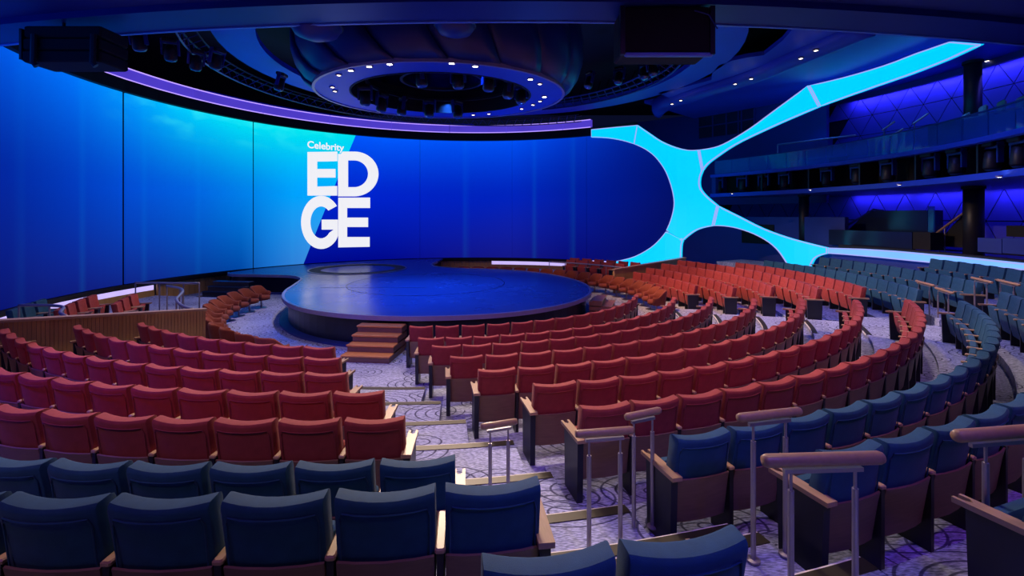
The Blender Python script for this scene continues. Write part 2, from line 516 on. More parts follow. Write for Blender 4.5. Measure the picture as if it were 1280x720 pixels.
screen = struct(empty('wall_screen'))
def end_cut(th):
    """the screen closes in a rounded end on the right (its outline is a stadium shape)"""
    te = ray_R(846)[0]
    w_ = 15.5                                   # degrees over which the end rounds off
    d = (th - te) / w_
    if d >= 1: return 0.0
    d = max(0.0, d)
    return 1 - math.sqrt(max(0.0, 1 - (1 - d) ** 2.2))
def screen_panel(t_hi, t_lo, n):
    mb = MB(); uv = []
    for off in (0.0, 0.06):
        for i in range(n + 1):
            th = t_hi + (t_lo - t_hi) * i / n
            c = end_cut(th)
            zc = (ZS0 + ZS1) / 2 - 0.35
            za, zb = ZS0 + (zc - ZS0) * c, ZS1 + (zc - ZS1) * c
            for j in range(9):
                z = za + (zb - za) * j / 8
                mb.v.append(pol(RS + off, th, z)); uv.append(((240 - th) / 220, (z - ZS0) / (ZS1 - ZS0)))
    k = (n + 1) * 9
    for i in range(n):
        for j in range(8):
            q = i * 9 + j
            mb.f.append((q, q + 1, q + 10, q + 9))
            mb.f.append((k + q, k + q + 9, k + q + 10, k + q + 1))
        for q in (i * 9, i * 9 + 8):
            mb.f.append((q, q + 9, k + q + 9, k + q))
    for i in (0, n):
        for j in range(8):
            q = i * 9 + j
            mb.f.append((q, q + 1, k + q + 1, k + q))
    o = mb.build('screen_panel', M['screen'], screen)
    ul = o.data.uv_layers.new(name='picture')
    for lp in o.data.loops:
        ul.data[lp.index].uv = uv[lp.vertex_index]
    return o
seams = [242.0, 226.0, 212.0] + [ray_R(p)[0] for p in (155, 317, 422, 525, 640, 733)] + [ray_R(845.5)[0]]
for i in range(len(seams) - 1):
    g = {3: 0.30, 4: 0.18, 8: 0.08}.get(i, 0.04)
    g2 = {2: 0.30, 3: 0.18, 7: 0.08}.get(i, 0.04)
    screen_panel(seams[i] - g, seams[i + 1] + g2, max(6, int((seams[i] - seams[i + 1]) / 1.3)))
# dark backing behind the panels, dark border above, lit purple band on top
te = ray_R(846)[0]
MB().arc(RS + 0.12, RS + 0.4, ray_R(735)[0], 242, 0.62, 8.3, n=60).build('backing', M['dark'], screen)
mb = MB(); rings = []
for i in range(31):
    th = 242 + (ray_R(795)[0] - 242) * i / 30
    rings.append([pol(RS - 0.12, th, ZS1 + 0.02), pol(RS + 0.2, th, ZS1 + 0.02), pol(RS + 0.2, th, 8.34), pol(RS - 0.12, th, 8.34)])
MB().loft(rings).build('border', M['dark'], screen)
MB().arc(RS - 0.10, RS + 0.3, ray_R(738)[0], 242, ZS0 - 0.16, ZS0 - 0.03, n=60).build('bottom_border', M['dark'], screen)
band_ends = [242] + [ray_R(p)[0] for p in (40, 139, 240, 328, 412, 489, 562, 633, 704, 739)]
for i in range(len(band_ends) - 1):
    a, b2 = band_ends[i] - 0.06, band_ends[i + 1] + 0.06
    o = MB().arc(RS - 0.05, RS + 0.2, b2, a, 8.36, 8.82, n=8).build('light_band', M['purple'], screen)
    MB().arc(RS - 0.075, RS - 0.05, b2, a, 8.36, 8.40, n=8).build('edge_light', M['purple_hi'], o)
    MB().arc(RS - 0.075, RS - 0.05, b2, a, 8.78, 8.82, n=8).build('edge_light', M['purple_hi'], o)
# flat blue ledge on top of the band
MB().arc(RS + 0.2, RS + 2.0, ray_R(592)[0], ray_R(262)[0], 8.82, 8.95, n=30).build('top_ledge', M['ceilblue'], screen)
# low wall below the screen: lit sections and oak sections
low = struct(empty('wall_stage_back'))
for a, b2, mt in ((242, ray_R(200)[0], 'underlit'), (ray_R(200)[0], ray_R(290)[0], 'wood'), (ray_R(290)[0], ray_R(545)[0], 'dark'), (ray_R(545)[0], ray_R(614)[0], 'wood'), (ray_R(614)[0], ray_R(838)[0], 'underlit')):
    if mt == 'wood':
        k = max(3, int(abs(a - b2) * RS * PI / 180 / 0.22))
        for i in range(k):
            MB().arc(RS + 0.12, RS + 0.2, a + (b2 - a) * i / k - 0.03, a + (b2 - a) * (i + 1) / k + 0.03, 0, ZS0 - 0.16, n=2).build('oak_board', M['wood'], low)
    else:
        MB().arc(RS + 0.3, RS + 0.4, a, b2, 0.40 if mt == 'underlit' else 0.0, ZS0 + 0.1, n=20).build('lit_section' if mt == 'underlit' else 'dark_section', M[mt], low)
        if mt == 'underlit':
            MB().arc(RS + 0.25, RS + 0.4, a, b2, 0.0, 0.40, n=20).build('oak_base', M['wood'], low)

# ------------------------------------------------------------------ letters on the screen
def shape2d(loops, mapf, name, mt, parent, thick=0.03, step=0.25, maxedge=0.5):
    """flat outline(s) in a 2D parameter plane -> a thin panel on a curved surface"""
    mb = MB()
    for lp in loops:
        pts = []
        lp = [Vector(p) for p in lp]
        for i, p in enumerate(lp):
            q = lp[(i + 1) % len(lp)]
            k = max(1, int((q - p).length / maxedge))
            pts += [p + (q - p) * j / k for j in range(k)]
        edges = [(i, (i + 1) % len(pts)) for i in range(len(pts))]
        x0, x1 = min(p.x for p in pts), max(p.x for p in pts)
        y0, y1 = min(p.y for p in pts), max(p.y for p in pts)
        x = x0 + step / 2
        while x < x1:
            y = y0 + step / 2
            while y < y1:
                pts.append(Vector((x, y))); y += step
            x += step
        vo, eo, fo, *_ = delaunay_2d_cdt(pts, edges, [], 1, 1e-5)
        n = len(vo)
        fs = []
        cnt = {}
        for f_ in fo:
            for i in range(len(f_)):
                e = tuple(sorted((f_[i], f_[(i + 1) % len(f_)])))
                cnt[e] = cnt.get(e, 0) + 1
        for f_ in fo:
            fs.append(tuple(reversed(f_)))
            fs.append(tuple(i + n for i in f_))
            for i in range(len(f_)):
                a, b2 = f_[i], f_[(i + 1) % len(f_)]
                if cnt[tuple(sorted((a, b2)))] == 1:
                    fs.append((a, b2, b2 + n, a + n))
        mb.add([mapf(p.x, p.y, 0.0) for p in vo] + [mapf(p.x, p.y, thick) for p in vo], fs)
    return mb.build(name, mt, parent)
# parameter plane of the screen: x = arc length to the right, y = height
to_scr = lambda px, py: Vector((-R_(scr(px, py)[0]) * RS, scr(px, py)[1]))
def scr_map(x, y, d):
    return pol(RS - 0.005 - d, math.degrees(-x / RS), y)
q4 = lambda pts: [to_scr(320 + a / 4, 180 + b2 / 4) for a, b2 in pts]
def arc4(cx, cy, rx, ry, a, b2, n=14):
    return [(cx + rx * cos(R_(a + (b2 - a) * i / n)), cy - ry * sin(R_(a + (b2 - a) * i / n))) for i in range(n + 1)]
E1 = [(257, 40), (406, 38), (406, 86), (305, 88), (305, 125), (397, 125), (397, 168), (305, 168), (305, 213), (405, 210), (405, 258), (257, 258)]
shape2d([q4(E1)], scr_map, 'letter_e', M['letter'], screen)
D1 = [(410, 150), (410, 50), (425, 50), (432, 38)] + arc4(490, 150, 122, 112, 88, 0, 14) + arc4(490, 149, 70, 67, 0, 85, 10) + [(460, 82), (460, 150)]
D2 = [(410, 150), (460, 150), (460, 216)] + arc4(490, 149, 70, 67, -85, 0, 10) + arc4(490, 150, 122, 112, 0, -88, 14) + [(410, 262)]
shape2d([q4(D1), q4(D2)], scr_map, 'letter_d', M['letter'], screen)
G1 = arc4(325, 392, 100, 133, 38, 318, 34) + [(409, 460), (409, 378), (328, 378), (328, 428), (388, 428)] + arc4(325, 392, 54, 80, 320, 48, 26)
shape2d([q4(G1)], scr_map, 'letter_g', M['letter'], screen)
E2 = [(411, 268), (570, 268), (570, 320), (455, 320), (455, 368), (560, 368), (560, 415), (455, 415), (455, 465), (568, 465), (568, 514), (411, 517)]
shape2d([q4(E2)], scr_map, 'letter_e', M['letter'], screen)
# small word above: built from the built-in font, bent onto the screen
fc = bpy.data.curves.new('word', 'FONT')
fc.body = 'Celebrity'
fc.resolution_u = 4
fc.offset = 0.022
fo_ = bpy.data.objects.new('word_tmp', fc)
COL.objects.link(fo_)
bpy.context.view_layer.update()
me = bpy.data.meshes.new_from_object(fo_.evaluated_get(bpy.context.evaluated_depsgraph_get()))
bpy.data.objects.remove(fo_)
xs = [v.co.x for v in me.vertices]
p0, p1 = to_scr(384, 184.6), to_scr(430, 184.6)
sc_ = (p1.x - p0.x) / (max(xs) - min(xs))
for v in me.vertices:
    v.co = scr_map(p0.x + (v.co.x - min(xs)) * sc_, p0.y + v.co.y * sc_ * 1.0, 0.02)
me.materials.clear()
me.materials.append(M['letter'])
link('word_lettering', me, screen)

# ------------------------------------------------------------------ the branching light wall on the right
T_A, T_B = 37.0, 13.0
def Rw(th):
    s = min(1, max(0, (T_A - th) / (T_A - T_B)))
    s = s * s * (3 - 2 * s)
    return 12.1 + 4.3 * s
def hit_w(px):
    """angle at which the view column px meets the light wall (far crossing)"""
    best = None
    u = (px - 640) / F
    prev = None
    th = 75.0
    while th > -60:
        p = pol(Rw(th), th)
        d = p.x / p.y - u
        if prev is not None and prev < 0 <= d:
            return th + 0.1 * d / (d - prev), p.y
        prev = d
        th -= 0.1
    return -60, 5
def wl(px, py):
    th, Y = hit_w(px)
    return Vector((-th, E + (HZ - py) / F * Y))
wl_map = lambda x, y, d: pol(Rw(-x) - d, -x, y)
sx = 4.0      # degrees are scaled so that steps are about even
def lit_panel(name, px_pts, mt='cyan', edge=True, step=0.45):
    pts = [wl(*p) for p in px_pts]
    P2 = [Vector((p.x * 0.26, p.y)) for p in pts]
    mp = lambda x, y, d: wl_map(x / 0.26, y, d)
    o = shape2d([P2], mp, name, M[mt], lightwall, thick=0.12, step=step)
    if edge:
        n = len(P2)
        area = sum(P2[i].x * P2[(i + 1) % n].y - P2[(i + 1) % n].x * P2[i].y for i in range(n))
        sg = 1 if area > 0 else -1
        mb = MB()
        rows = []
        for i in range(n):
            d = (P2[(i + 1) % n] - P2[i - 1]).normalized()
            nrm = Vector((-d.y, d.x)) * sg
            rows.append((P2[i], P2[i] + nrm * 0.04))
        rings = [[mp(a.x, a.y, 0.10), mp(b2.x, b2.y, 0.10), mp(b2.x, b2.y, 0.135), mp(a.x, a.y, 0.135)] for a, b2 in rows]
        mb.loft(rings + [rings[0]], cap=False)
        mb.build('edge_trim', M['lav'], o)
    return o
lightwall = empty('light_wall')
tag(lightwall, 'branching cyan light wall with lavender seams right of the big screen', 'light wall')
# outlines in photograph pixels, re-projected onto the wall's own surface
sm = lambda l, n=3: [(v.x, v.y) for v in catmull([(p[0], p[1], 0) for p in l], n, False)]
scr_edge = [(740, 172), (760, 173), (778, 176), (794, 180.5), (808, 187), (820, 196), (831, 210), (838, 225), (843, 243), (844, 258), (840, 275), (834.5, 288)]
lit_panel('light_panel', [(740, 162), (770, 159), (798, 156.5)] + sm(scr_edge[3::-1]))
top_arc = [(798, 156.5), (812, 166), (828, 176.5), (846, 184), (862, 187.5), (875, 187.3)]
hole_r = [(880, 214), (877, 222), (876.5, 231), (879, 238), (886, 246), (899, 257)]
arch = [(893, 282.5), (882, 284.5), (872, 288), (863, 294), (856, 300)]
lit_panel('light_panel', sm(top_arc) + sm(hole_r) + sm(arch) + sm(scr_edge[:2:-1]))
lit_panel('light_panel', sm([(876, 187.3), (895, 184), (912, 177), (940, 160), (970, 138), (1012.5, 107)]) + sm([(1026.5, 133.5), (990, 149), (950, 167), (920, 182), (896, 198), (886, 206), (880.6, 213)]))
lit_panel('light_panel', sm([(1014, 107), (1060, 96), (1110, 81), (1150, 66), (1192, 51.5)]) + sm([(1231, 55), (1190, 74), (1150, 90), (1110, 104), (1070, 118), (1028, 133)]))
lit_panel('light_panel', sm([(899.7, 257.5), (925, 270), (955, 285), (985, 296), (1010, 303), (1036.5, 309.5)]) + sm([(1036.5, 317), (1027, 319.5), (1020, 324), (1015, 334)]) + sm([(988, 334), (984, 327), (975, 314), (963, 303), (945, 293), (925, 286), (908, 283), (894, 282.4)]))
lit_panel('light_panel', sm([(855.5, 300.6), (853.5, 308), (852.8, 332)]) + [(760, 338)] + sm([(752, 329), (772, 326), (795, 320), (815, 309), (827, 298), (834, 289.5)]))
lit_panel('light_band', [(1038, 309.7), (1080, 311), (1120, 313.5), (1160, 317), (1200, 320.5), (1240, 324.5), (1300, 331), (1300, 339.5), (1240, 334), (1192, 331), (1150, 327), (1100, 322), (1060, 318.5), (1038, 317)], 'bandlight')

# ------------------------------------------------------------------ walls right of and behind the light wall
wall_r = struct(empty('wall_right'))
MB().arc(21.03, 21.3, -62, 48, 0, 9.6, n=44).build('wall_backing', M['groove'], wall_r)
def tri_wall(z0, z1, rows, a, t_hi, t_lo, R=21.0):
    h = (z1 - z0) / rows
    da = math.degrees(a / R)
    for k in range(rows):
        th = t_hi + (da / 2 if k % 2 else 0)
        up = True
        while th > t_lo:
            za, zb = z0 + k * h, z0 + (k + 1) * h
            for tri in (((th, za), (th - da, za), (th - da / 2, zb)), ((th - da / 2, zb), (th - da, za), (th - 1.5 * da, zb))):
                cx = sum(p[0] for p in tri) / 3; cz = sum(p[1] for p in tri) / 3
                q = [(cx + (p[0] - cx) * 0.95, cz + (p[1] - cz) * 0.95) for p in tri]
                f_ = [pol(R, t_, z_) for t_, z_ in q]; g = [pol(R + 0.025, t_, z_) for t_, z_ in q]
                new('wall_panel', f_ + g, [(0, 1, 2), (3, 5, 4), (0, 3, 4, 1), (1, 4, 5, 2), (2, 5, 3, 0)], M['diamond'], wall_r)
            th -= da
tri_wall(5.5, 9.3, 4, 1.15, 24, -28)
tri_wall(1.9, 4.4, 2, 1.3, 40, -28)
# booth wall between the light wall and the ceiling
wall_b = struct(empty('wall_booth'))
MB().arc(18.4, 18.6, 20.5, 78, 4.0, 9.6, n=24).build('wall_face', M['navywall'], wall_b)
MB().arc(17.2, 17.4, 14.5, 58, 0, 3.3, n=20).build('lower_wall_face', M['navywall'], wall_b)
MB().arc(17.15, 17.22, 26.5, 32.5, 1.9, 2.9, n=3).build('loudspeaker_grille', M['dark'], wall_b)
win = struct(empty('window_1'))
def on_wall(px, py, R, dz=0):
    th, Y = ray_R(px, R)
    return th, E + (HZ - py) / F * Y
w0, w1 = on_wall(873, 170, 18.3), on_wall(943, 133, 18.3)
zt0, zt1 = on_wall(873, 139, 18.3)[1], on_wall(873, 174, 18.3)[1]
MB().arc(18.32, 18.39, w1[0], w0[0], zt1, zt0, n=6).build('pane', M['glassdark'], win)
for px in (873, 891, 908, 923, 927, 943):
    th = on_wall(px, 150, 18.3)[0]
    MB().arc(18.26, 18.34, th - 0.1, th + 0.1, zt1, zt0, n=1).build('mullion', M['navywall'], win)
for z in (zt0, zt1, zt1 + 0.42 * (zt0 - zt1)):
    MB().arc(18.27, 18.33, w1[0], w0[0], z - 0.03, z + 0.03, n=6).build('transom', M['soffit'], win)
# wall round the unseen rest, so that the room is closed
MB().arc(23.7, 24.0, -200, -62, 0, 10.9, n=60).build('back_wall', M['navywall'], struct(empty('wall_rear')))

# ------------------------------------------------------------------ lower side tier and its ledge
tier = struct(empty('trim_1'))
MB().arc(16.55, 21.0, -62, 25, 1.72, 1.86, n=36).build('tier_floor', M['soffit'], tier)
MB().arc(16.42, 16.75, -62, 13.2, 1.98, 2.12, n=36).build('dark_ledge', M['dark'], tier)
MB().arc(16.52, 16.7, -62, 16, 0, 1.72, n=36).build('tier_wall', M['navywall'], tier)
# upper balcony
balc = struct(empty('trim_2'))
BZ0, BZ1 = 4.38, 5.55
MB().arc(15.5, 21.0, -62, 35, BZ0, BZ0 + 0.10, n=44).build('balcony_soffit', M['soffit'], balc)
MB().arc(15.45, 15.62, -62, 35.2, BZ0 - 0.02, BZ0 + 0.16, n=44).build('lower_trim', M['ceilblue'], balc)
MB().arc(15.45, 15.70, -62, 35.2, BZ1 - 0.14, BZ1, n=44).build('upper_trim', M['ceilblue'], balc)
MB().arc(15.5, 21.0, -62, 35, BZ1 - 0.08, BZ1 - 0.02, n=44).build('balcony_floor', M['soffit'], balc)
MB().arc(16.5, 16.6, -62, 34, BZ0 + 0.1, BZ1 - 0.08, n=44).build('recess_back', M['dark'], balc)
MB().arc(15.52, 16.6, 34.2, 35, BZ0 + 0.1, BZ1 - 0.08, n=1).build('end_cap', M['navywall'], balc)
for t_ in range(-56, 34, 9):
    MB().arc(15.7, 16.5, t_, t_ + 0.25, BZ0 + 0.1, BZ1 - 0.1, n=1).build('recess_rib', M['black'], balc)
# glass balustrade of the balcony, pane by pane
gl = empty('glass_balustrade')
tag(gl, 'row of blue tinted glass panes along the upper balcony edge', 'balustrade')
t_ = 34.6
while t_ > -40:
    MB().arc(15.60, 15.62, t_ - 3.6, t_ - 0.06, BZ1, BZ1 + 0.72, n=3).build('glass_pane', M['glass'], gl)
    t_ -= 3.66
MB().arc(15.57, 15.65, -40, 34.6, BZ1 + 0.72, BZ1 + 0.75, n=40).build('top_rail', M['soffit'], gl)
# columns
def column(px, Y, z0, z1, r, label):
    c = at(px, 200, Y)
    o = empty('round_column', (c.x, c.y, z0))
    MB().lathe([(r, 0), (r, z1 - z0)], 20).build('shaft', M['black'], o, True)
    MB().lathe([(r + 0.05, 0), (r + 0.05, 0.12)], 20).build('base_collar', M['dark'], o)
    MB().lathe([(r + 0.04, z1 - z0 - 0.1), (r + 0.04, z1 - z0)], 20).build('top_collar', M['dark'], o)
    tag(o, label, 'column')
column(1216, 18.3, BZ1, 9.25, 0.27, 'dark round column standing on the upper balcony')
column(1005, 23.2, 1.86, BZ0, 0.22, 'dark round column under the balcony near the cyan branch')
column(1217, 16.5, 1.86, BZ0, 0.28, 'dark round column under the balcony beside the lower stair')
# parapets, ramps and stair rails on the lower tier
YR = lambda px, R: ray_R(px, R)[1]
def slab(name, px0, py0, px1, py1, R, depth, mt, parent, slope=0.0, zmin=1.87):
    """upright panel standing on the ring of radius R between two view columns"""
    A, B = at(px0, py0, YR(px0, R)), at(px1, py1, YR(px1, R))
    zt, zb = A.z, max(zmin, min(B.z, A.z - 0.3))
    a0 = Vector((A.x, A.y, 0)); b0 = Vector((B.x, B.y, 0))
    d = (b0 - a0).normalized()
    out = Vector((a0.x + b0.x - 2 * CX, a0.y + b0.y - 2 * CY, 0)).normalized() * depth
    f_ = [a0 + Vector((0, 0, zb)), b0 + Vector((0, 0, zb)), b0 + Vector((0, 0, zt)), a0 + d * slope + Vector((0, 0, zt))]
    mb = MB()
    mb.add(f_ + [p + out for p in f_], [(0, 1, 2, 3), (7, 6, 5, 4), (0, 4, 5, 1), (1, 5, 6, 2), (2, 6, 7, 3), (3, 7, 4, 0)])
    return mb.build(name, mt, parent)
par = empty('tier_parapet')
tag(par, 'dark low parapet with glass front behind the lit ledge', 'parapet')
slab('front_panel', 1036, 287, 1140, 313, 17.0, 0.15, M['glassdark'], par)
slab('end_panel', 1141, 290, 1163, 313, 17.0, 0.5, M['dark'], par)
stand = empty('control_stand')
tag(stand, 'dark raised control stand with slanted left rail under the balcony', 'control stand')
slab('stand_body', 1052, 264, 1159, 300, 18.5, 0.8, M['glassdark'], stand, slope=1.35)
MB().tube([at(1052, 286, YR(1052, 18.45)), at(1092, 262, YR(1092, 18.45)), at(1104, 264, YR(1104, 18.45))], 0.05).build('slanted_rail', M['soffit'], stand)
slab('glass_screen', 1160, 258, 1167, 294, 18.4, 0.06, M['glass'], stand)
st = empty('tier_stair')
tag(st, 'dark side stair with slanting handrail below the balcony', 'stair')
slab('stair_flank', 1168, 268, 1208, 310, 17.9, 0.6, M['dark'], st, slope=1.1)
MB().tube([at(1163, 297, YR(1163, 17.8)), at(1210, 262, YR(1210, 17.8))], 0.04).build('handrail', M['railwood'], st)
for px, py in ((1174, 289), (1181, 284)):
    q_ = at(px, py, YR(px, 17.8))
    MB().tube([q_, (q_.x, q_.y, 1.86)], 0.02).build('post', M['steel'], st)
sofa = empty('tier_bench')
tag(sofa, 'row of dark blue bench backs at the right of the lower tier', 'bench')
slab('bench_back', 1222, 297, 1252, 317, 17.2, 0.12, M['navywall'], sofa)
slab('bench_back', 1253, 297, 1285, 319, 17.2, 0.12, M['navywall'], sofa)
slab('bench_top', 1258, 282, 1290, 297, 18.0, 0.5, M['dark'], sofa)
# upper gallery: pale seat backs, parapet and stair rails behind the glass
for i, (px, py, wd) in enumerate(((1207, 143, 20), (1229, 133, 21), (1252, 127, 20), (1276, 122, 20))):
    c = at(px, py + 12, 16.6)
    o = empty('gallery_armchair', (c.x, c.y, c.z - 0.9), R_(-28 + 90))
    bm = MB().box(-0.27, 0.27, -0.06, 0.06, 0.85, 1.25, 0.05).build('backrest', M['beige'], o)
    MB().box(-0.24, 0.24, 0.05, 0.5, 0.75, 0.87, 0.03).build('seat', M['beige'], o)
    MB().box(-0.2, 0.2, 0.0, 0.4, 0.3, 0.76).build('base', M['dark'], o)
    tag(o, f'pale beige seat back on the upper gallery, {ORD[i+1]} from the column', 'seat', 'pale gallery seats')
gp = empty('gallery_parapet')
tag(gp, 'dark stepped parapet in front of the pale gallery seats', 'parapet')
slab('panel', 1160, 157, 1200, 176, 16.6, 0.12, M['dark'], gp, zmin=5.53)
slab('panel', 1200, 151, 1243, 172, 16.9, 0.12, M['navywall'], gp, zmin=5.53)
slab('panel', 1243, 144, 1290, 166, 16.9, 0.12, M['navywall'], gp, zmin=5.53)
for i, (x0, y0, x1, y1) in enumerate(((1141, 155, 1160, 142), (1103, 163, 1118, 152), (1112, 171, 1129, 161))):
    g = empty('gallery_handrail', at(x0, y0, 18))
    b_ = at(x0, y0, 18)
    MB().tube([(0, 0, 0), at(x1, y1, 18) - b_], 0.035).build('rail', M['railwood'], g)
    MB().tube([(0.06, 0, 0), (0.06, 0, -0.7)], 0.02).build('post', M['steel'], g)
    tag(g, ['pale sloping handrail nearest the gallery column', 'left sloping handrail on the gallery stair', 'lower sloping handrail on the gallery stair'][i], 'handrail')
# two framed poster-like glass pictures at the balcony's left
pg = empty('gallery_counter')
tag(pg, 'dark gallery counter with a pale top rail left of the stair rails', 'counter')
slab('counter_front', 975, 182, 1035, 195, 16.8, 0.3, M['navywall'], pg, zmin=5.53)
MB().tube([at(972, 181, YR(972, 16.7)), at(1070, 169, YR(1070, 16.7))], 0.04).build('top_rail', M['steel'], pg)
MB().tube([at(972, 181, YR(972, 16.7)), at(972, 195, YR(972, 16.7))], 0.03).build('end_post', M['steel'], pg)

# ------------------------------------------------------------------ ceiling
ceil = struct(empty('ceiling'))
MB().box(-25, 27, -6, 36, 10.9, 11.1).build('upper_ceiling', M['dark'], ceil)
def edgeY(x): return 11.05 + 0.0085 * x * x
ZF = 7.85
def soff(d0, d1, z0, z1, name, mt):
    rings = []
    for i in range(41):
        x = -24 + 50 * i / 40
        rings.append([(x, edgeY(x) - d1, z0), (x, edgeY(x) - d0, z0), (x, edgeY(x) - d0, z1), (x, edgeY(x) - d1, z1)])
    return MB().loft(rings).build(name, mt, ceil)
soff(0.0, 1.0, ZF, 8.9, 'soffit_edge', M['soffit'])
soff(-0.07, 0.0, ZF - 0.03, ZF + 0.05, 'edge_lip', M['lipblue'])
soff(1.0, 18.0, ZF + 0.15, 8.9, 'soffit_slab', M['navywall'])
# flat ring over the stage and the right-hand ceiling field
def annulus(c, r0, r1, z0, z1, a, b2, name, mt, n=64):
    rings = []
    for i in range(n + 1):
        t_ = R_(a + (b2 - a) * i / n)
        d = Vector((cos(t_), sin(t_), 0))
        rings.append([Vector((c[0], c[1], z0)) + d * r0, Vector((c[0], c[1], z0)) + d * r1, Vector((c[0], c[1], z1)) + d * r1, Vector((c[0], c[1], z1)) + d * r0])
    return MB().loft(rings).build(name, mt, ceil)
annulus((-1.0, 18.3), 7.75, 9.0, 9.05, 9.25, 0, 360, 'flat_ring', M['ceilblue'])
ZR = 9.05
wing = [(822, 116), (855, 109), (889, 100), (891, 91), (898, 82), (915, 76), (933, 72), (955, 69), (978, 51), (991, 36), (1043, 30), (1120, 30), (1060, 58), (1000, 78), (955, 95), (889, 112), (840, 124)]
wp = [at(px, py, z=ZR) for px, py in wing]
new('wing_ceiling', [p for p in wp] + [p + Vector((0, 0, 0.15)) for p in wp], [tuple(range(len(wp)))] + [tuple(len(wp) + i for i in range(len(wp) - 1, -1, -1))] + [(i, i + len(wp), (i + 1) % len(wp) + len(wp), (i + 1) % len(wp)) for i in range(len(wp))], M['ceilblue'], ceil)
# gallery ceiling on the right, following the round wall
MB().arc(12.6, 21.2, -62, 44, 9.35, 9.5, n=44).build('gallery_ceiling', M['ceilblue'], ceil)
MB().arc(20.4, 20.55, -62, 26, 9.1, 9.36, n=30).build('cove_lip', M['soffit'], ceil)
# swept fin with a rounded nose that carries downlights
fin = [(824, 146), (828, 138), (840, 131), (856, 125.5), (890, 114), (925, 104), (960, 92), (1000, 75), (1045, 57), (1090, 38)]
path = [at(px, py, z=8.85) for px, py in fin]
path = catmull([tuple(p) for p in path], 4, False)
rings = []
for i, p in enumerate(path):
    s_ = min(1.0, 0.35 + i / 5)
    d = (path[min(i + 1, len(path) - 1)] - path[max(i - 1, 0)]); d.z = 0; d.normalize()
    nn = Vector((d.y, -d.x, 0))
    rings.append([p + nn * a * s_ + Vector((0, 0, c * s_)) for a, c in ((-0.15, 0.12), (-0.22, 0.0), (-0.1, -0.16), (0.15, -0.2), (0.42, -0.08), (0.5, 0.1), (0.5, 0.5), (-0.15, 0.5))])
MB().loft(rings).build('swept_fin', M['ceilblue'], ceil, True)

# ------------------------------------------------------------------ the stage canopy: ring, petals, lamps
can = empty('stage_canopy', (-2.44, 16.75, 7.55))
can.scale = (0.965, 0.86, 1.0)
tag(can, 'round petal canopy with a flat lamp ring hanging over the stage', 'canopy')
def ring_local(r0, r1, z0, z1, name, mt, n=64):
    rings = []
    for i in range(n + 1):
        t_ = 2 * PI * i / n
        rings.append([(r0 * cos(t_), r0 * sin(t_), z0), (r1 * cos(t_), r1 * sin(t_), z0), (r1 * cos(t_), r1 * sin(t_), z1), (r0 * cos(t_), r0 * sin(t_), z1)])
    return MB().loft(rings).build(name, mt, can)
ring_local(3.2, 4.35, 0.0, 0.12, 'lamp_ring', M['ceilblue'])
ring_local(3.16, 3.22, -0.02, 0.9, 'inner_collar', M['dark'])
ring_local(4.33, 4.42, -0.03, 0.16, 'rim', M['stripe'])
prof = [(4.36, 0.05), (4.62, 0.25), (4.85, 0.6), (4.98, 1.05), (5.0, 1.6), (4.9, 2.2), (4.6, 2.9), (4.3, 3.3)]
NP = 18
for k in range(NP):
    rings = []
    for i, (r_, z_) in enumerate(prof):
        a0 = 2 * PI * (k / NP) - 0.055 * i
        ring = []
        for j in range(6):
            t_ = a0 + 2 * PI / NP * (j / 5) * 0.985
            bul = 0.05 * sin(PI * j / 5) + 0.09 * j / 5
            ring.append(((r_ + bul) * cos(t_), (r_ + bul) * sin(t_), z_))
        rings.append(ring)
    back = [[(x * 0.975, y * 0.975, z + 0.03) for x, y, z in rg] for rg in rings]
    mb = MB()
    mb.loft([rg + bk[::-1] for rg, bk in zip(rings, back)])
    mb.build('petal', M['petal'], can, True)
ring_local(0.0, 5.0, 2.4, 2.5, 'inner_roof', M['dark'])
ring_local(1.4, 1.5, 0.5, 0.6, 'inner_truss', M['black'])
ring_local(2.6, 2.7, 0.35, 0.45, 'inner_truss', M['black'])

# downlights
lens_me = MB().lathe([(0.001, -0.012), (0.05, -0.012), (0.065, 0.0), (0.065, 0.03)], 12).build('x', M['lens'])
rim_me = MB().lathe([(0.062, -0.015), (0.09, -0.015), (0.095, 0.0), (0.095, 0.04), (0.062, 0.04)], 12, cap=False).build('x', M['stripe'])
lensd_me = MB().lathe([(0.001, -0.012), (0.05, -0.012), (0.065, 0.0), (0.065, 0.03)], 12).build('x', M['lens_dim'])
tmp = [lens_me, rim_me, lensd_me]
lens_me, rim_me, lensd_me = [o.data for o in tmp]
for o in tmp: bpy.data.objects.remove(o)
def downlight(p, label, group, dim=False, s=1.0):
    o = empty('downlight', p)
    o.scale = (s, s, s)
    link('trim_ring', rim_me, o)
    link('lens', lensd_me if dim else lens_me, o)
    tag(o, label, 'downlight', group)
    return o
ring_px = [(415.5, 109), (418.7, 114), (423.5, 94), (438.5, 88), (461.5, 83), (487, 80), (564.5, 79), (594, 82.7), (663, 99), (674.7, 105), (680.5, 121), (675, 126.5), (666, 131), (652, 136), (611, 142.3), (591.5, 143.5)]
for i, (px, py) in enumerate(ring_px):
    p = at(px, py, z=7.53)
    near = 3 <= i <= 8 or i == 10
    o = downlight(p, f'glowing downlight on the canopy ring, {ORD[i+1]} clockwise from its left end', 'canopy ring downlights', dim=not near, s=1.2 if near else 1.0)
fin_px = [(840, 130), (851, 125.5), (919, 105), (939, 98.5), (1001, 73), (1020, 63)]
for i, (px, py) in enumerate(fin_px):
    downlight(at(px, py, z=8.6), f'small round downlight in the swept ceiling fin, {ORD[i+1]} from its nose', 'fin downlights', dim=True)
for i, (px, py) in enumerate(((1189, 72.5), (1234, 76))):
    downlight(at(px, py, z=9.32), ['round downlight in the gallery ceiling left of the column', 'round downlight in the gallery ceiling right of the column'][i], 'downlight', dim=True, s=1.3)
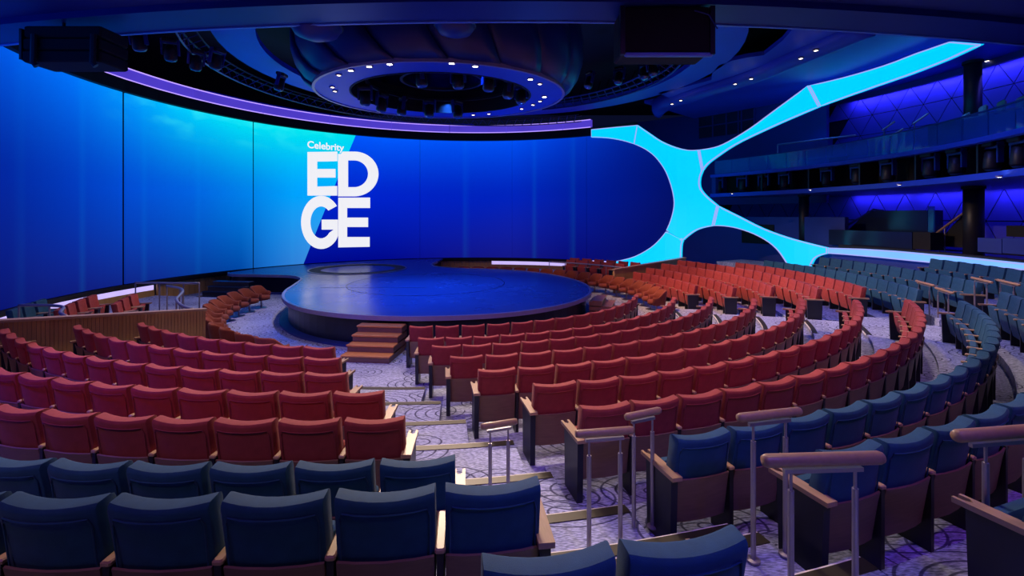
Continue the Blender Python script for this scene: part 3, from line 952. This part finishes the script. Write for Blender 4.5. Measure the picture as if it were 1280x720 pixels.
for i, (px, py) in enumerate(((1013, 237.5), (1124, 231), (1249, 221), (915, 242))):
    downlight(at(px, py, z=BZ0 - 0.01), f'small bright downlight under the balcony edge above the {["left lower column", "control stand", "right end of the lower tier", "balcony nose"][i]}', 'balcony soffit downlights', dim=False, s=0.8)

# moving head fixtures
def head_template():
    o = empty('moving_head')
    MB().box(-0.16, 0.16, -0.13, 0.13, -0.1, 0.0, 0.02).build('base', M['black'], o)
    y = MB()
    y.box(-0.2, -0.16, -0.05, 0.05, -0.42, -0.02); y.box(0.16, 0.2, -0.05, 0.05, -0.42, -0.02); y.box(-0.2, 0.2, -0.06, 0.06, -0.14, -0.09)
    y.build('yoke', M['soffit'], o)
    h = MB().lathe([(0.07, 0.2), (0.12, 0.16), (0.14, 0.02), (0.15, -0.14), (0.13, -0.18)], 12, (0, 0, -0.36)).build('head', M['black'], o, True)
    MB().lathe([(0.125, -0.185), (0.10, -0.21), (0.001, -0.225)], 12, (0, 0, -0.36), cap=False).build('lens', M['lensblue'], h, True)
    return o
hd0 = head_template(); used = [False]
def moving_head(p, rx, rz, label, group, s=1.0):
    o = hd0 if not used[0] else copy_tree(hd0)
    used[0] = True
    o.location = p
    o.rotation_euler = (rx, 0, rz)
    o.scale = (s, s, s)
    tag(o, label, 'stage light', group)
    return o
for i, (px, py, zz) in enumerate(((456, 117, 7.9), (478, 126, 7.9), (504, 131, 7.9), (537, 134, 7.9), (571, 135, 7.9), (525, 92, 8.0), (572, 94, 8.0), (612, 98, 8.0), (637, 108, 8.0), (652, 116, 8.0))):
    p = at(px, py, z=zz - 0.3); p.z = zz
    moving_head(p, 0.1, i, f'dark moving stage light hanging inside the canopy ring, {ORD[i+1]} from its left', 'canopy moving lights', 1.25)
for i, (px, py) in enumerate(((898, 226), (928, 226), (955, 224), (981, 223), (1034, 217), (1072, 214), (1110, 209), (1163, 203), (1196, 199), (1241, 190), (1276, 190))):
    th, Y = ray_R(px, 15.95)
    p = at(px, 200, Y)
    moving_head((p.x, p.y, BZ1 - 0.1), 0.0, R_(th + 90), f'moving stage light in the balcony front recess, {ORD[i+1]} from its left end', 'balcony front stage lights', 1.45)
for i, (px, py, zz) in enumerate(((170, 48, 8.75), (212, 62, 8.75), (246, 75, 8.75), (273, 74, 8.75), (353, 103, 8.75), (739, 101, 9.3), (775, 96, 9.3), (806, 90, 9.3), (815, 86, 9.3))):
    p = at(px, py, z=zz - 0.35); p.z = zz
    moving_head(p, 0.25, 0.4 * i, f'dark stage light on the ceiling truss, {ORD[i+1]} from the far left', 'truss stage lights', 1.2)
# curved lighting truss round the flat ring
tr = empty('curved_truss')
tag(tr, 'curved dark lighting truss sweeping around the stage ceiling', 'truss')
def tp(t_, r_, z_): return Vector((-1.0 + r_ * cos(R_(t_)), 18.3 + r_ * sin(R_(t_)), z_))
for r_, z_, mt in ((9.35, 8.95, 'black'), (9.75, 8.95, 'black'), (9.75, 8.62, 'steel')):
    MB().tube([tp(a, r_, z_) for a in range(60, 225, 3)], 0.03, 6).build('chord', M[mt], tr)
for k in range(54):
    a = 61 + k * 3
    MB().tube([tp(a, 9.35, 8.95), tp(a + 1.5, 9.75, 8.62), tp(a + 3, 9.75, 8.95)], 0.018, 4).build('brace', M['soffit'], tr)
tr2 = empty('curved_truss')
tag(tr2, 'short dark lighting truss right of the petal canopy', 'truss')
for r_, z_ in ((6.6, 9.2), (7.2, 9.2), (7.2, 8.9)):
    MB().tube([tp(a, r_, z_) for a in range(-15, 70, 4)], 0.04, 6).build('chord', M['soffit'], tr2)
for k in range(20):
    a = -15 + k * 4
    MB().tube([tp(a, 6.6, 9.2), tp(a + 2, 7.2, 8.9), tp(a + 4, 7.2, 9.2)], 0.022, 4).build('brace', M['soffit'], tr2)
    MB().tube([tp(a, 7.2, 9.25), tp(a, 7.6, 10.0)], 0.03, 4).build('hanger', M['black'], tr2)
# big black projector housings under the soffit edge
def housing(name, px0, py0, px1, py1, Y, dep, label, cat):
    a, b2 = at(px0, py0, Y), at(px1, py1, Y)
    o = empty(name, ((a.x + b2.x) / 2, Y, b2.z))
    wd, hh = b2.x - a.x, a.z - b2.z
    MB().box(-wd / 2, wd / 2, 0, dep, 0.12, hh + 0.1, 0.04).build('body', M['dark'], o)
    MB().box(-wd / 2 + 0.05, wd / 2 + 0.02, -0.03, 0.06, 0.02, 0.11, 0.02).build('bottom_tray', M['lipblue'], o)
    for s_ in (-1, 1):
        MB().box(s_ * wd / 2 - 0.05, s_ * wd / 2 + 0.05, -0.05, 0.05, 0.06, hh + 0.1).build('side_bracket', M['stage_side'], o)
        MB().tube([(s_ * wd * 0.35, dep / 2, hh), (s_ * wd * 0.35, dep / 2, hh + 0.6)], 0.03).build('hanger', M['black'], o)
    MB().tube([(wd * 0.3, -0.03, hh), (wd * 0.45, -0.06, hh * 0.9), (wd * 0.55, -0.05, hh * 0.6)], 0.015, 5).build('cable', M['soffit'], o)
    tag(o, label, cat)
housing('projector_housing', 778, 14, 890, 72, 10.2, 0.9, 'big black projector housing with blue bottom tray below the soffit', 'projector')
o = empty('loudspeaker_array', at(83, 80, 10.8))
o.scale = (1.07, 1.0, 1.07)
for i in range(3):
    MB().box(-0.95 + 0.02 * i, 0.72, 0.0, 0.8, 0.05 + 0.26 * i, 0.29 + 0.26 * i, 0.03).build('cabinet', M['dark'], o)
MB().box(-1.0, -0.95, 0.0, 0.5, 0.1, 0.75).build('side_plate', M['stage_side'], o)
for x_ in (-0.62, 0.62):
    MB().tube([(x_, -0.06, 0.6), (x_, -0.08, 0.0), (x_ + 0.05, -0.06, -0.06)], 0.06, 8).build('hook', M['black'], o)
MB().tube([(-0.4, 0.4, 0.8), (-0.4, 0.4, 1.05)], 0.03).build('hanger', M['black'], o)
tag(o, 'black loudspeaker array hanging at the upper left of the screen', 'loudspeaker')
# two hanging pods between the soffit and the canopy
for i, (px, py, rr) in enumerate(((395, 40, 0.62), (569, 38, 0.5))):
    c = at(px, py, 11.75)
    o = empty('hanging_pod', c)
    b_ = MB().lathe([(0.05, -0.38), (0.3, -0.34), (0.8, -0.12), (1.0, 0.25), (0.95, 0.9)], 20)
    b_.v = [Vector((v.x * rr, v.y * rr, v.z * rr * 0.9)) for v in b_.v]
    b_.build('body', M['soffit'], o, True)
    MB().lathe([(rr * 0.97, 0.18 * rr), (rr * 1.04, 0.2 * rr), (rr * 1.04, 0.3 * rr), (rr * 0.97, 0.32 * rr)], 20, cap=False).build('rim', M['black'], o)
    MB().tube([(0, 0, 0.7 * rr), (0, 0, 1.4)], 0.05).build('stem', M['black'], o)
    tag(o, ['rounded dark pod hanging below the soffit above the word on the screen', 'small rounded dark pod hanging above the right part of the lamp ring'][i], 'fixture')

# ------------------------------------------------------------------ stage
stage = empty('stage', (0, 0, 0))
tag(stage, 'glossy blue thrust stage with a rounded front before the screen', 'stage')
ST = 0.81
back = [pol(RS - 0.12, a) for a in range(100, 152, 4)]
outl = [(-2.3, 12.1), (-0.3, 12.5), (1.3, 13.6), (2.35, 15.2), (2.72, 16.9), (2.6, 18.6), (2.0, 20.3), (0.9, 21.8), (-0.7, 22.9), (-2.5, 23.35), (-3.75, 24.1), (-4.25, 25.3), (-4.2, 26.8)]
outl2 = [(-12.75, 21.6), (-12.2, 20.95), (-10.8, 20.75), (-9.4, 20.45), (-8.55, 19.5), (-8.1, 18.0), (-7.65, 16.2), (-6.9, 14.6), (-5.7, 13.2), (-4.1, 12.35)]
c1 = catmull([(*p, 0) for p in outl2 + outl], 5, False)
so = [Vector((p.x, p.y, 0)) for p in c1] + [Vector((p.x, p.y, 0)) for p in back]
def prism(name, ol, z0, z1, mt, parent):
    n = len(ol)
    return new(name, [(p.x, p.y, z0) for p in ol] + [(p.x, p.y, z1) for p in ol], [tuple(range(n - 1, -1, -1)), tuple(range(n, 2 * n))] + [(i, (i + 1) % n, (i + 1) % n + n, i + n) for i in range(n)], mt, parent)
prism('deck', so, ST - 0.09, ST, M['stage'], stage)
def inset(ol, d):
    n = len(ol); out = []
    for i in range(n):
        t_ = (ol[(i + 1) % n] - ol[i - 1]).normalized()
        out.append(ol[i] + Vector((-t_.y, t_.x, 0)) * d)
    return out
prism('side_skirt', inset(so, 0.14), 0.0, ST - 0.09, M['stage_side'], stage)
prism('kick_plinth', inset(so, -0.12)[:len(c1)] + inset(so, 0.3)[len(c1):], 0.0, 0.05, M['navywall'], stage)
mb = MB()
o1, o2 = inset(so, -0.05), inset(so, 0.03)
rings = [[(a.x, a.y, ST - 0.10), (a.x, a.y, ST + 0.015), (b2.x, b2.y, ST + 0.015), (b2.x, b2.y, ST - 0.10)] for a, b2 in list(zip(o1, o2))[:len(c1)]]
mb.loft(rings); mb.build('edge_lip', M['stripe'], stage)
def ring_at(c, r0, r1, z0, z1, name, mt, parent, n=48):
    rings = [[(c[0] + r_ * cos(2 * PI * i / n), c[1] + r_ * sin(2 * PI * i / n), z_) for r_, z_ in ((r0, z0), (r1, z0), (r1, z1), (r0, z1))] for i in range(n + 1)]
    return MB().loft(rings).build(name, mt, parent)
ring_at((-7.35, 23.0), 1.72, 2.2, ST, ST + 0.02, 'turntable_ring', M['dark'], stage)
ring_at((-7.35, 23.0), 2.2, 2.26, ST, ST + 0.025, 'turntable_rim', M['steel'], stage)
ring_at((-3.2, 18.2), 2.9, 2.93, ST, ST + 0.004, 'deck_seam', M['stage_side'], stage)
MB().box(-6.8, -3.0, 17.0, 17.02, ST, ST + 0.004).build('deck_seam', M['stage_side'], stage)
# stage steps: four wooden treads each
def steps(c, ang, width, label, treadmat, sidemat):
    o = empty('stage_steps', (c[0], c[1], 0), R_(ang))        # local +y climbs towards the stage
    for k in range(4):
        z = ST * (k + 1) / 5
        b_ = MB().box(-width / 2, width / 2, 0.29 * k, 1.16 + 0.1, z - ST / 5, z - 0.04)
        b_.build('riser', sidemat, o)
        MB().box(-width / 2 - 0.02, width / 2 + 0.02, 0.29 * k - 0.03, 0.29 * (k + 1), z - 0.04, z, 0.008).build('tread', treadmat, o)
    tag(o, label, 'steps')
steps((-3.35, 10.95), -6, 1.12, 'wooden steps up to the near edge of the stage', M['step_wood'], M['shell'])
steps((3.85, 15.55), 72, 1.2, 'wooden steps at the right edge of the stage', M['step_wood'], M['wood'])
steps((-11.7, 18.9), -8, 1.6, 'dark steps at the far left corner of the stage', M['glassdark'], M['stage_side'])

# ------------------------------------------------------------------ oak partitions
def partition(th, r0, r1, z0a, z1a, label, ztop0, ztop1):
    o = empty('oak_partition', (0, 0, 0))
    n = int((r1 - r0) / 0.06)
    for i in range(n):
        ra, rb = r0 + (r1 - r0) * i / n, r0 + (r1 - r0) * (i + 1) / n - 0.005
        za = ztop0 + (ztop1 - ztop0) * (i + 0.5) / n
        t0, t1 = th, th + math.degrees(0.10 / ra) + random.uniform(-0.03, 0.03)
        A, B, C_, D = pol(ra, t0), pol(rb, t0), pol(rb, t1), pol(ra, t1)
        prism_v = [Vector((p.x, p.y, 0)) for p in (A, B, C_, D)]
        prism('oak_slat', prism_v, 0.0, za, M['wood'], o)
    A, B = pol(r0 - 0.02, th - 0.2, ztop0), pol(r1, th - 0.2, ztop1)
    C_, D = pol(r1, th + 0.9, ztop1), pol(r0 - 0.02, th + 1.0, ztop0)
    mb = MB(); vs = [A, B, C_, D]
    mb.add(vs + [v + Vector((0, 0, 0.045)) for v in vs], [(0, 1, 2, 3), (7, 6, 5, 4), (0, 4, 5, 1), (1, 5, 6, 2), (2, 6, 7, 3), (3, 7, 4, 0)])
    mb.build('cap_rail', M['armwood'], o)
    tag(o, label, 'partition')
partition(-131.6, 7.65, 14.5, 0, 1, 'long slatted oak partition left of the red seats', 1.18, 1.74)
partition(31.8, 7.6, 12.3, 0, 1, 'long oak partition right of the stage behind red seats', 1.0, 1.30)

# ------------------------------------------------------------------ theatre seats
def back_mesh():
    prof = [(0.02, 0.47), (-0.008, 0.62), (-0.040, 0.79), (-0.060, 0.888), (-0.056, 0.908), (-0.045, 0.920), (0.035, 0.925), (0.055, 0.915), (0.066, 0.89), (0.080, 0.78), (0.115, 0.62), (0.15, 0.44), (0.10, 0.43)]
    xs = [(-0.253, 0.88), (-0.251, 0.97), (-0.243, 1), (-0.20, 1), (-0.14, 1), (-0.07, 1), (0, 1), (0.07, 1), (0.14, 1), (0.20, 1), (0.243, 1), (0.251, 0.97), (0.253, 0.88)]
    rings = []
    for x, k in xs:
        c = 0.034 * (x / 0.26) ** 2
        ring = []
        for y, z in prof:
            ym = 0.04 + (0.68 - z) * 0.2
            zz = z
            if z > 0.78:
                zz -= 0.022 * (1 - (x / 0.26) ** 2) * (z - 0.78) / 0.14
                zz -= (1 - k) * 0.035
            ring.append((x, ym + (y - ym) * (0.45 + 0.55 * k) + c, zz))
        rings.append(ring)
    mb = MB().loft(rings)
    return mb
def mesh_of(mb, name, mt, smooth=True):
    o = mb.build(name, mt, None, smooth)
    me = o.data
    if smooth:
        me.set_sharp_from_angle(angle=R_(38))
    bpy.data.objects.remove(o)
    return me
shell = MB()
rings = []
for x in (-0.25, -0.15, 0, 0.15, 0.25):
    c = 0.03 * (x / 0.26) ** 2
    rings.append([(x, 0.03 + c, 0.20), (x, -0.015 + c, 0.50), (x, -0.032 + c, 0.575), (x, -0.02 + c, 0.58), (x, 0.01 + c, 0.50), (x, 0.055 + c, 0.20)])
shell.loft(rings)
cush = MB()
rings = []
for t_, hw, th in ((0, 0.215, 0.03), (0.02, 0.232, 0.045), (0.22, 0.238, 0.055), (0.42, 0.232, 0.045), (0.44, 0.215, 0.03)):
    yy, zz = 0.17 + 0.08 * (t_ / 0.44), 0.19 + t_ * 0.98
    rings.append([(-hw, yy - th, zz), (hw, yy - th, zz), (hw + 0.012, yy, zz), (hw, yy + th, zz), (-hw, yy + th, zz), (-hw - 0.012, yy, zz)])
cush.loft(rings)
arm = MB().box(-0.028, 0.028, -0.01, 0.33, 0.585, 0.615, 0.008)
post = MB().box(-0.018, 0.018, 0.0, 0.24, 0.0, 0.585)
endp = MB()
endp.loft([[(-0.03, -0.0, 0.0), (0.03, -0.0, 0.0), (0.03, 0.34, 0.0), (-0.03, 0.34, 0.0)], [(-0.03, -0.02, 0.6), (0.03, -0.02, 0.6), (0.03, 0.36, 0.6), (-0.03, 0.36, 0.6)]])
ol = [(-0.045, -0.06), (0.045, -0.06), (0.045, 0.42), (0.022, 0.42), (0.022, 0.36), (0.0, 0.335), (-0.022, 0.36), (-0.022, 0.42), (-0.045, 0.42)]
enda = MB()
enda.v = [Vector((x, y, z)) for z in (0.6, 0.632) for x, y in ol]
n_ = len(ol)
enda.f = [(8, 7, 6), (8, 6, 5), (8, 5, 0), (0, 5, 1), (1, 5, 4), (1, 4, 2), (2, 4, 3)]
enda.f += [tuple(i + n_ for i in reversed(f_)) for f_ in enda.f]
enda.f += [(i, (i + 1) % n_, (i + 1) % n_ + n_, i + n_) for i in range(n_)]
cv = lambda x: 0.034 * (x / 0.26) ** 2
pip = MB().tube([(-0.228, -0.006 + cv(0.24), 0.48), (-0.228, -0.049 + cv(0.24), 0.80), (-0.215, -0.061 + cv(0.23), 0.845)] + [(x, -0.063 + cv(x), 0.848 - 0.010 * (1 - (x / 0.26) ** 2)) for x in (-0.15, -0.08, 0, 0.08, 0.15)] + [(0.215, -0.061 + cv(0.23), 0.845), (0.228, -0.049 + cv(0.24), 0.80), (0.228, -0.006 + cv(0.24), 0.48)], 0.005, 5)
ME = {}
for c_ in ('red', 'blue'):
    ME[c_] = mesh_of(back_mesh(), 'backrest_' + c_, M[c_])
    ME['c' + c_] = mesh_of(cush, 'cushion_' + c_, M[c_])
    ME['p' + c_] = mesh_of(pip, 'piping_' + c_, M[c_])
ME['shell'] = mesh_of(shell, 'back_shell', M['shell'])
ME['arm'] = mesh_of(arm, 'armrest', M['armwood'], False)
ME['post'] = mesh_of(post, 'stanchion', M['black'], False)
ME['endp'] = mesh_of(endp, 'end_panel', M['endpanel'], False)
ME['enda'] = mesh_of(enda, 'end_armrest', M['armwood'], False)
PITCH = 0.56
def seat(R, th, z, c_, label, group, first=False, last=False, near=False, pitch=PITCH):
    p = pol(R, th, z)
    o = empty('theatre_seat', p, R_(th + 90))
    bk = link('backrest', ME[c_], o)
    if near:
        link('piping', ME['p' + c_], bk)
    link('back_shell', ME['shell'], o)
    link('seat_cushion', ME['c' + c_], o)
    h = pitch / 2
    if last:
        a = link('end_panel', ME['endp'], o); a.location.x = h
        a = link('armrest', ME['enda'], o); a.location.x = h
    else:
        a = link('armrest', ME['arm'], o); a.location.x = h
        a = link('stanchion', ME['post'], o); a.location.x = h
    if first:
        a = link('end_panel', ME['endp'], o); a.location.x = -h
        a = link('armrest', ME['enda'], o); a.location.x = -h
    tag(o, label, 'seat', group)
    return o
def in_view(R, th, z, m_=180):
    p = pol(R, th, z + 0.8)
    if p.y < 0.9: return False
    px = 640 + F * p.x / p.y
    py = HZ + F * (E - p.z) / p.y
    return -m_ < px < 1280 + m_ * (1 if p.y > 4 else 2) and py < 720 + 30
count = {'red': 0, 'blue': 0}
def rowof(block, k, R, H, t0, t1, c_, landmark, from_max, group):
    n = max(1, round(abs(t1 - t0) * PI / 180 * R / PITCH))
    stp = (t1 - t0) / n
    z = fz(H)
    for i in range(n):
        th = t0 + stp * (i + 0.5)
        if not in_view(R, th, z): continue
        idx = (n - i) if from_max else i + 1
        near = pol(R, th).y < 7.5
        seat(R, th, z, c_, f'{c_} seat, {ORD[k]} row from stage {block}, {ORD[idx]} from {landmark}', group, first=(i == 0), last=(i == n - 1), near=near, pitch=abs(stp) * PI / 180 * R)
        count[c_] += 1
for i, (R, H, s_, e_) in enumerate(ROW_C):
    c_ = 'red' if i < 7 else 'blue'
    rowof('in middle block', i + 1, R, H, s_, e_, c_, 'its left aisle', False, f'{c_} seats of the middle block')
for i, (R, H, e_) in enumerate(ROW_L):
    c_ = 'red' if i < 5 else 'blue'
    n = int((e_ + 130.4) * PI / 180 * R / PITCH)
    rowof('in left block', i + 1, R, H, e_ - math.degrees(n * PITCH / R), e_, c_, 'the aisle', True, f'{c_} seats of the left block')
for i, (R, H, far, near_) in enumerate(ROW_R):
    c_ = 'red' if i < 5 else 'blue'
    rowof('in far right block', i + 1, R, H, near_, far, c_, 'the aisle', False, f'{c_} seats of the far right block')
# seats in the raised boxes
for k, (R, ths, c_, where) in enumerate(((9.3, (-150.6, -154.8, -159), 'red', 'front row of the left box'), (10.3, (-148.6, -152.4, -156.2, -160), 'red', 'second row of the left box'), (11.25, (-151.5, -154.8, -158.1), 'blue', 'back row of the left box'),
                                   (9.0, (38, 42.5, 47, 51.5, 56), 'red', 'front row of the box right of the stage'), (10.1, (38, 42, 46, 50, 54, 58), 'red', 'back row of the box right of the stage'))):
    for i, th in enumerate(ths):
        seat(R, th, 0.22, c_, f'{c_} seat, {where}, {ORD[i+1]} from the oak partition', 'box seats', first=True, last=True)

# ------------------------------------------------------------------ swivel tub chairs round the stage
def tub_template():
    o = empty('tub_chair')
    mb = MB(); rings = []
    for i in range(15):
        a = -128 + 256 * i / 14
        s_, c_ = sin(R_(a)), cos(R_(a))
        h = 0.80 if abs(a) < 50 else 0.80 - 0.22 * min(1, (abs(a) - 50) / 45)
        fl = 0.03 if abs(a) < 70 else 0
        rings.append([(s_ * r_, -c_ * r_ * 0.95, z_) for r_, z_ in ((0.27, 0.30), (0.31, 0.30), (0.345 + fl, h - 0.04), (0.33 + fl, h), (0.295 + fl, h - 0.01), (0.265, 0.45))])
    mb.loft(rings); mb.build('tub_back', M['orange'], o, True)
    MB().lathe([(0.2, 0.30), (0.27, 0.32), (0.275, 0.42), (0.24, 0.45), (0.001, 0.455)], 16, (0, 0.03, 0), cap=False).build('seat_cushion', M['orange'], o, True)
    MB().lathe([(0.03, 0.02), (0.03, 0.31)], 8).build('pedestal', M['steel'], o)
    MB().lathe([(0.19, 0.0), (0.19, 0.015), (0.05, 0.035)], 16).build('foot_disc', M['steel'], o)
    return o
tub0 = tub_template(); tub_used = False
def tub(R, th, label, group):
    global tub_used
    o = copy_tree(tub0) if tub_used else tub0
    tub_used = True
    o.location = pol(R, th, 0.0)
    o.rotation_euler = (0, 0, R_(th + 90))
    tag(o, label, 'chair', group)
for i in range(18):
    tub(7.0 + 0.012 * i, -2 + i * 5.6, f'rust tub chair on a pedestal right of the stage, {ORD[i+1]} from the aisle', 'tub chairs right of the stage')
for i in range(13):
    tub(7.15, -116 - i * 5.8, f'rust tub chair left of the stage, {ORD[i+1]} counted from the near end', 'tub chairs left of the stage')
tub(10.6, -141.5, 'dark tub chair at the left end of the left box', 'tub chairs left of the stage')

# ------------------------------------------------------------------ handrails
def handrail(c, ang, length, z0, z1, label, rr=0.04, posts=(-0.25, 0.25), slope=0.0):
    o = empty('handrail', (c[0], c[1], z0), R_(ang))
    h = z1 - z0
    MB().tube([(-length / 2, 0, h - slope / 2), (-length / 2 + 0.02, 0, h - slope / 2), (length / 2 - 0.02, 0, h + slope / 2), (length / 2, 0, h + slope / 2)], [rr * 0.8, rr, rr, rr * 0.8], 12).build('grip', M['railwood'], o, True)
    MB().box(-length * 0.33, length * 0.33, -0.012, 0.012, h - rr - 0.035, h - rr - 0.012).build('flat_bar', M['steel'], o)
    for x in posts:
        pz = MB().tube([(x * length, 0, 0), (x * length, 0, h - 0.17)], 0.0175, 10).build('post', M['steel'], o)
        MB().tube([(x * length, 0, h - 0.17), (x * length, 0, h - rr - 0.02)], 0.009, 8).build('pin', M['steel'], pz)
        MB().lathe([(0.045, 0), (0.045, 0.012), (0.02, 0.02)], 12, (x * length, 0, 0)).build('foot', M['steel'], pz)
    tag(o, label, 'handrail', 'aisle handrails')
def rail_px(px, py, Y, length, z0, ang, label, rr=0.03, posts=(-0.25, 0.25)):
    p = at(px, py, Y)
    handrail((p.x, p.y), ang, length, z0, p.z, label, rr, posts)
rail_px(624, 530, 4.55, 0.36, 0.50, 20, 'short handrail standing alone in the central aisle')
rail_px(756, 540, 3.65, 0.46, 0.72, 9, 'low handrail with a pinkish grip before the first blue aisle seat', posts=(-0.27, 0.27))
rail_px(804, 517, 4.05, 0.36, 0.70, 24, 'handrail with a pale grip beside the last red aisle seat', posts=(-0.27, 0.27))
rail_px(962, 518, 3.3, 0.50, 1.00, 13, 'handrail with a long pale grip behind the front blue seat row', posts=(-0.26, 0.26))
rail_px(1029, 574, 2.72, 0.70, 1.0, 3, 'violet lit handrail, the nearest with two posts', rr=0.037, posts=(-0.27, 0.27))
rail_px(1250, 541, 2.85, 0.62, 1.05, 8, 'violet lit handrail cut off by the right picture edge', rr=0.037, posts=(-0.16, 0.3))
for i, (px, py, z) in enumerate(((1156, 354, 1.60), (1180, 363, 1.55), (1227, 350, 1.85), (1260, 353, 1.85))):
    p = at(px, py, z=z)
    th = math.degrees(math.atan2(p.y - CY, p.x - CX))
    handrail((p.x, p.y), th + 90, 0.95, z - 0.95, z, f'thin handrail in the far right aisle, {ORD[i+1]} from the left', 0.03, (-0.25, 0.35))
# silver rails of the boxes
def box_rail(pts, z, zf, label):
    o = empty('box_rail')
    P3 = catmull([(p.x, p.y, z) for p in pts], 5, False)
    MB().tube(P3, 0.035, 8).build('top_rail', M['steel'], o, True)
    for k in range(0, len(P3), 5):
        MB().tube([(P3[k].x, P3[k].y, zf), (P3[k].x, P3[k].y, z)], 0.02, 6).build('post', M['steel'], o)
    tag(o, label, 'railing')
V3 = lambda *p: [Vector((x, y, 0)) for x, y in p]
box_rail(V3((-10.6, 14.75), (-9.9, 14.3), (-9.4, 13.7), (-9.0, 13.0), (-8.6, 12.3), (-7.9, 11.5), (-7.35, 11.05)), 1.20, 0.22, 'silver railing curling round the front of the left box seats')
box_rail(V3((-12.0, 15.3), (-11.2, 15.25), (-10.4, 15.2), (-9.9, 15.2)), 1.22, 0.22, 'straight railing behind the left tub chairs')
box_rail(V3((-11.3, 11.0), (-10.6, 11.0), (-10.1, 10.8), (-9.6, 10.2), (-9.1, 9.8)), 1.30, 0.22, 'curved silver railing at the far left edge of the left box')
box_rail([pol(8.3, a) for a in (33.5, 40, 48, 56, 62)], 1.05, 0.22, 'pale railing of the box right of the stage')

# ------------------------------------------------------------------ hall lamps and added fill lights
for a, en, col in ((-150, 900, WARM), (-125, 1100, WARM), (-100, 1200, WARM), (-78, 1300, WARM), (-55, 1350, WARM), (-32, 1400, WARM), (-8, 2400, ORANGE), (14, 2200, ORANGE)):
    p = Vector((-2.44, 16.75, 7.45)) + Vector((3.6 * cos(R_(a)), 3.2 * sin(R_(a)), 0))
    lamp('ring_bulb', 'SPOT', p, pol(10.6, a, 0.3), en, col, None, cone=66, blend=0.7, radius=0.06)
for a, en in ((-108, 1900), (-90, 1900), (-72, 1500), (-50, 1500), (-14, 1500), (4, 1500)):
    p = Vector((-2.44, 16.75, 7.45)) + Vector((3.6 * cos(R_(a)), 3.2 * sin(R_(a)), 0))
    lamp('ring_bulb', 'SPOT', p, pol(14.2, a, 1.6), en, WARM, None, cone=40, blend=0.6, radius=0.06)
for x, y, tx, ty, en in ((-6.5, 10.2, -6.5, 9.2, 420), (-2.5, 9.6, -2.5, 8.2, 420), (1.2, 10.4, 1.4, 9.2, 330), (5, 10.8, 5, 10.2, 390), (9.0, 11.2, 9.0, 11.0, 480), (1.0, 6.2, 1.0, 5.0, 360), (5.4, 7.6, 5.6, 6.6, 400), (11.2, 9.4, 11, 9.0, 400), (2.6, 3.4, 2.6, 2.9, 220)):
    lamp('soffit_bulb', 'SPOT', (x, y, 7.8), (tx, ty, 0.5), en, WARM, None, cone=80, blend=0.8, radius=0.06)
lamp('ring_bulb', 'SPOT', (-6.0, 16.9, 7.45), (-10.5, 16.0, 0.0), 1100, WARM, None, cone=70, blend=0.8, radius=0.06)
lamp('blue_wash', 'SPOT', (-9, 3.5, 7.7), (-6.5, 8, 0.6), 1700, (0.12, 0.04, 1.0), None, cone=90, blend=0.9, radius=0.3)
lamp('blue_wash', 'SPOT', (-3, 0.5, 7.7), (-2, 7.5, 0.8), 260, (0.40, 0.10, 1.0), None, cone=100, blend=0.9, radius=0.3)
lamp('blue_wash', 'SPOT', (8, 14, 8.6), (10, 13, 0.6), 900, (0.1, 0.14, 1.0), None, cone=120, blend=0.9, radius=0.3)
lamp('blue_wash', 'SPOT', (5, 1.5, 7.7), (5, 9, 0.8), 560, (0.45, 0.10, 1.0), None, cone=100, blend=0.9, radius=0.3)
lamp('blue_wash', 'SPOT', (2.2, -0.8, 6.4), (1.45, 2.2, 1.7), 420, (0.06, 0.05, 1.0), None, cone=42, blend=0.7, radius=0.15)
for x, tx, en, c_ in ((-4.5, -4.0, 380, (1.0, 0.58, 0.60)), (0.5, -0.5, 160, (1.0, 0.55, 0.65)), (6.0, 4.5, 130, (0.9, 0.35, 0.9))):
    lamp('rear_fill', 'SPOT', (x, -0.8, 7.6), (tx, 6.8, 0.9), en, c_, None, cone=62, blend=0.9, radius=0.2)  # unseen fill added behind the camera to lift the seat backs
for a in (40, 72):
    p = Vector((-2.44, 16.75, 7.45)) + Vector((3.6 * cos(R_(a)), 3.2 * sin(R_(a)), 0))
    lamp('ring_bulb', 'SPOT', p, pol(10.0, a, 0.3), 480, ORANGE, None, cone=66, blend=0.7, radius=0.06)
for x, y in ((-4.5, 15), (-1.0, 15.2), (-2.6, 19.5)):
    lamp('stage_wash', 'SPOT', (x, y, 7.9), (x - 0.3, y + 0.5, 0.8), 2600, (0.02, 0.16, 1.0), None, cone=75, blend=0.9, radius=0.3)
# cove light along the round wall
for t_ in range(-30, 26, 8):
    lamp('cove', 'AREA', pol(20.72, t_, 9.2), pol(21.0, t_, 8.0), 32, (0.11, 0.09, 1.0), None, size=2.8, size_y=0.08)
    lamp('cove', 'AREA', pol(20.68, t_, 4.33), pol(21.0, t_, 3.2), 20, (0.10, 0.08, 1.0), None, size=2.6, size_y=0.08)
for t_ in (-18, 2, 20):
    lamp('gallery_fill', 'SPOT', pol(17.2, t_, 9.25), pol(16.2, t_, 5.6), 520, (0.03, 0.16, 1.0), None, cone=110, blend=0.9, radius=0.2)  # blue fill added to brighten the balcony glass
for x, y in ((-7.8, 21.5), (1.2, 21.0)):
    lamp('ceiling_fill', 'SPOT', (x, y, 1.0), (x * 0.9 + 0.6, y - 3.0, 9.0), 700, (0.03, 0.16, 1.0), None, cone=95, blend=0.9, radius=0.2)  # blue fill added from below to tint the canopy and flat ring
print('SEATS', count, 'objects', len(bpy.data.objects))
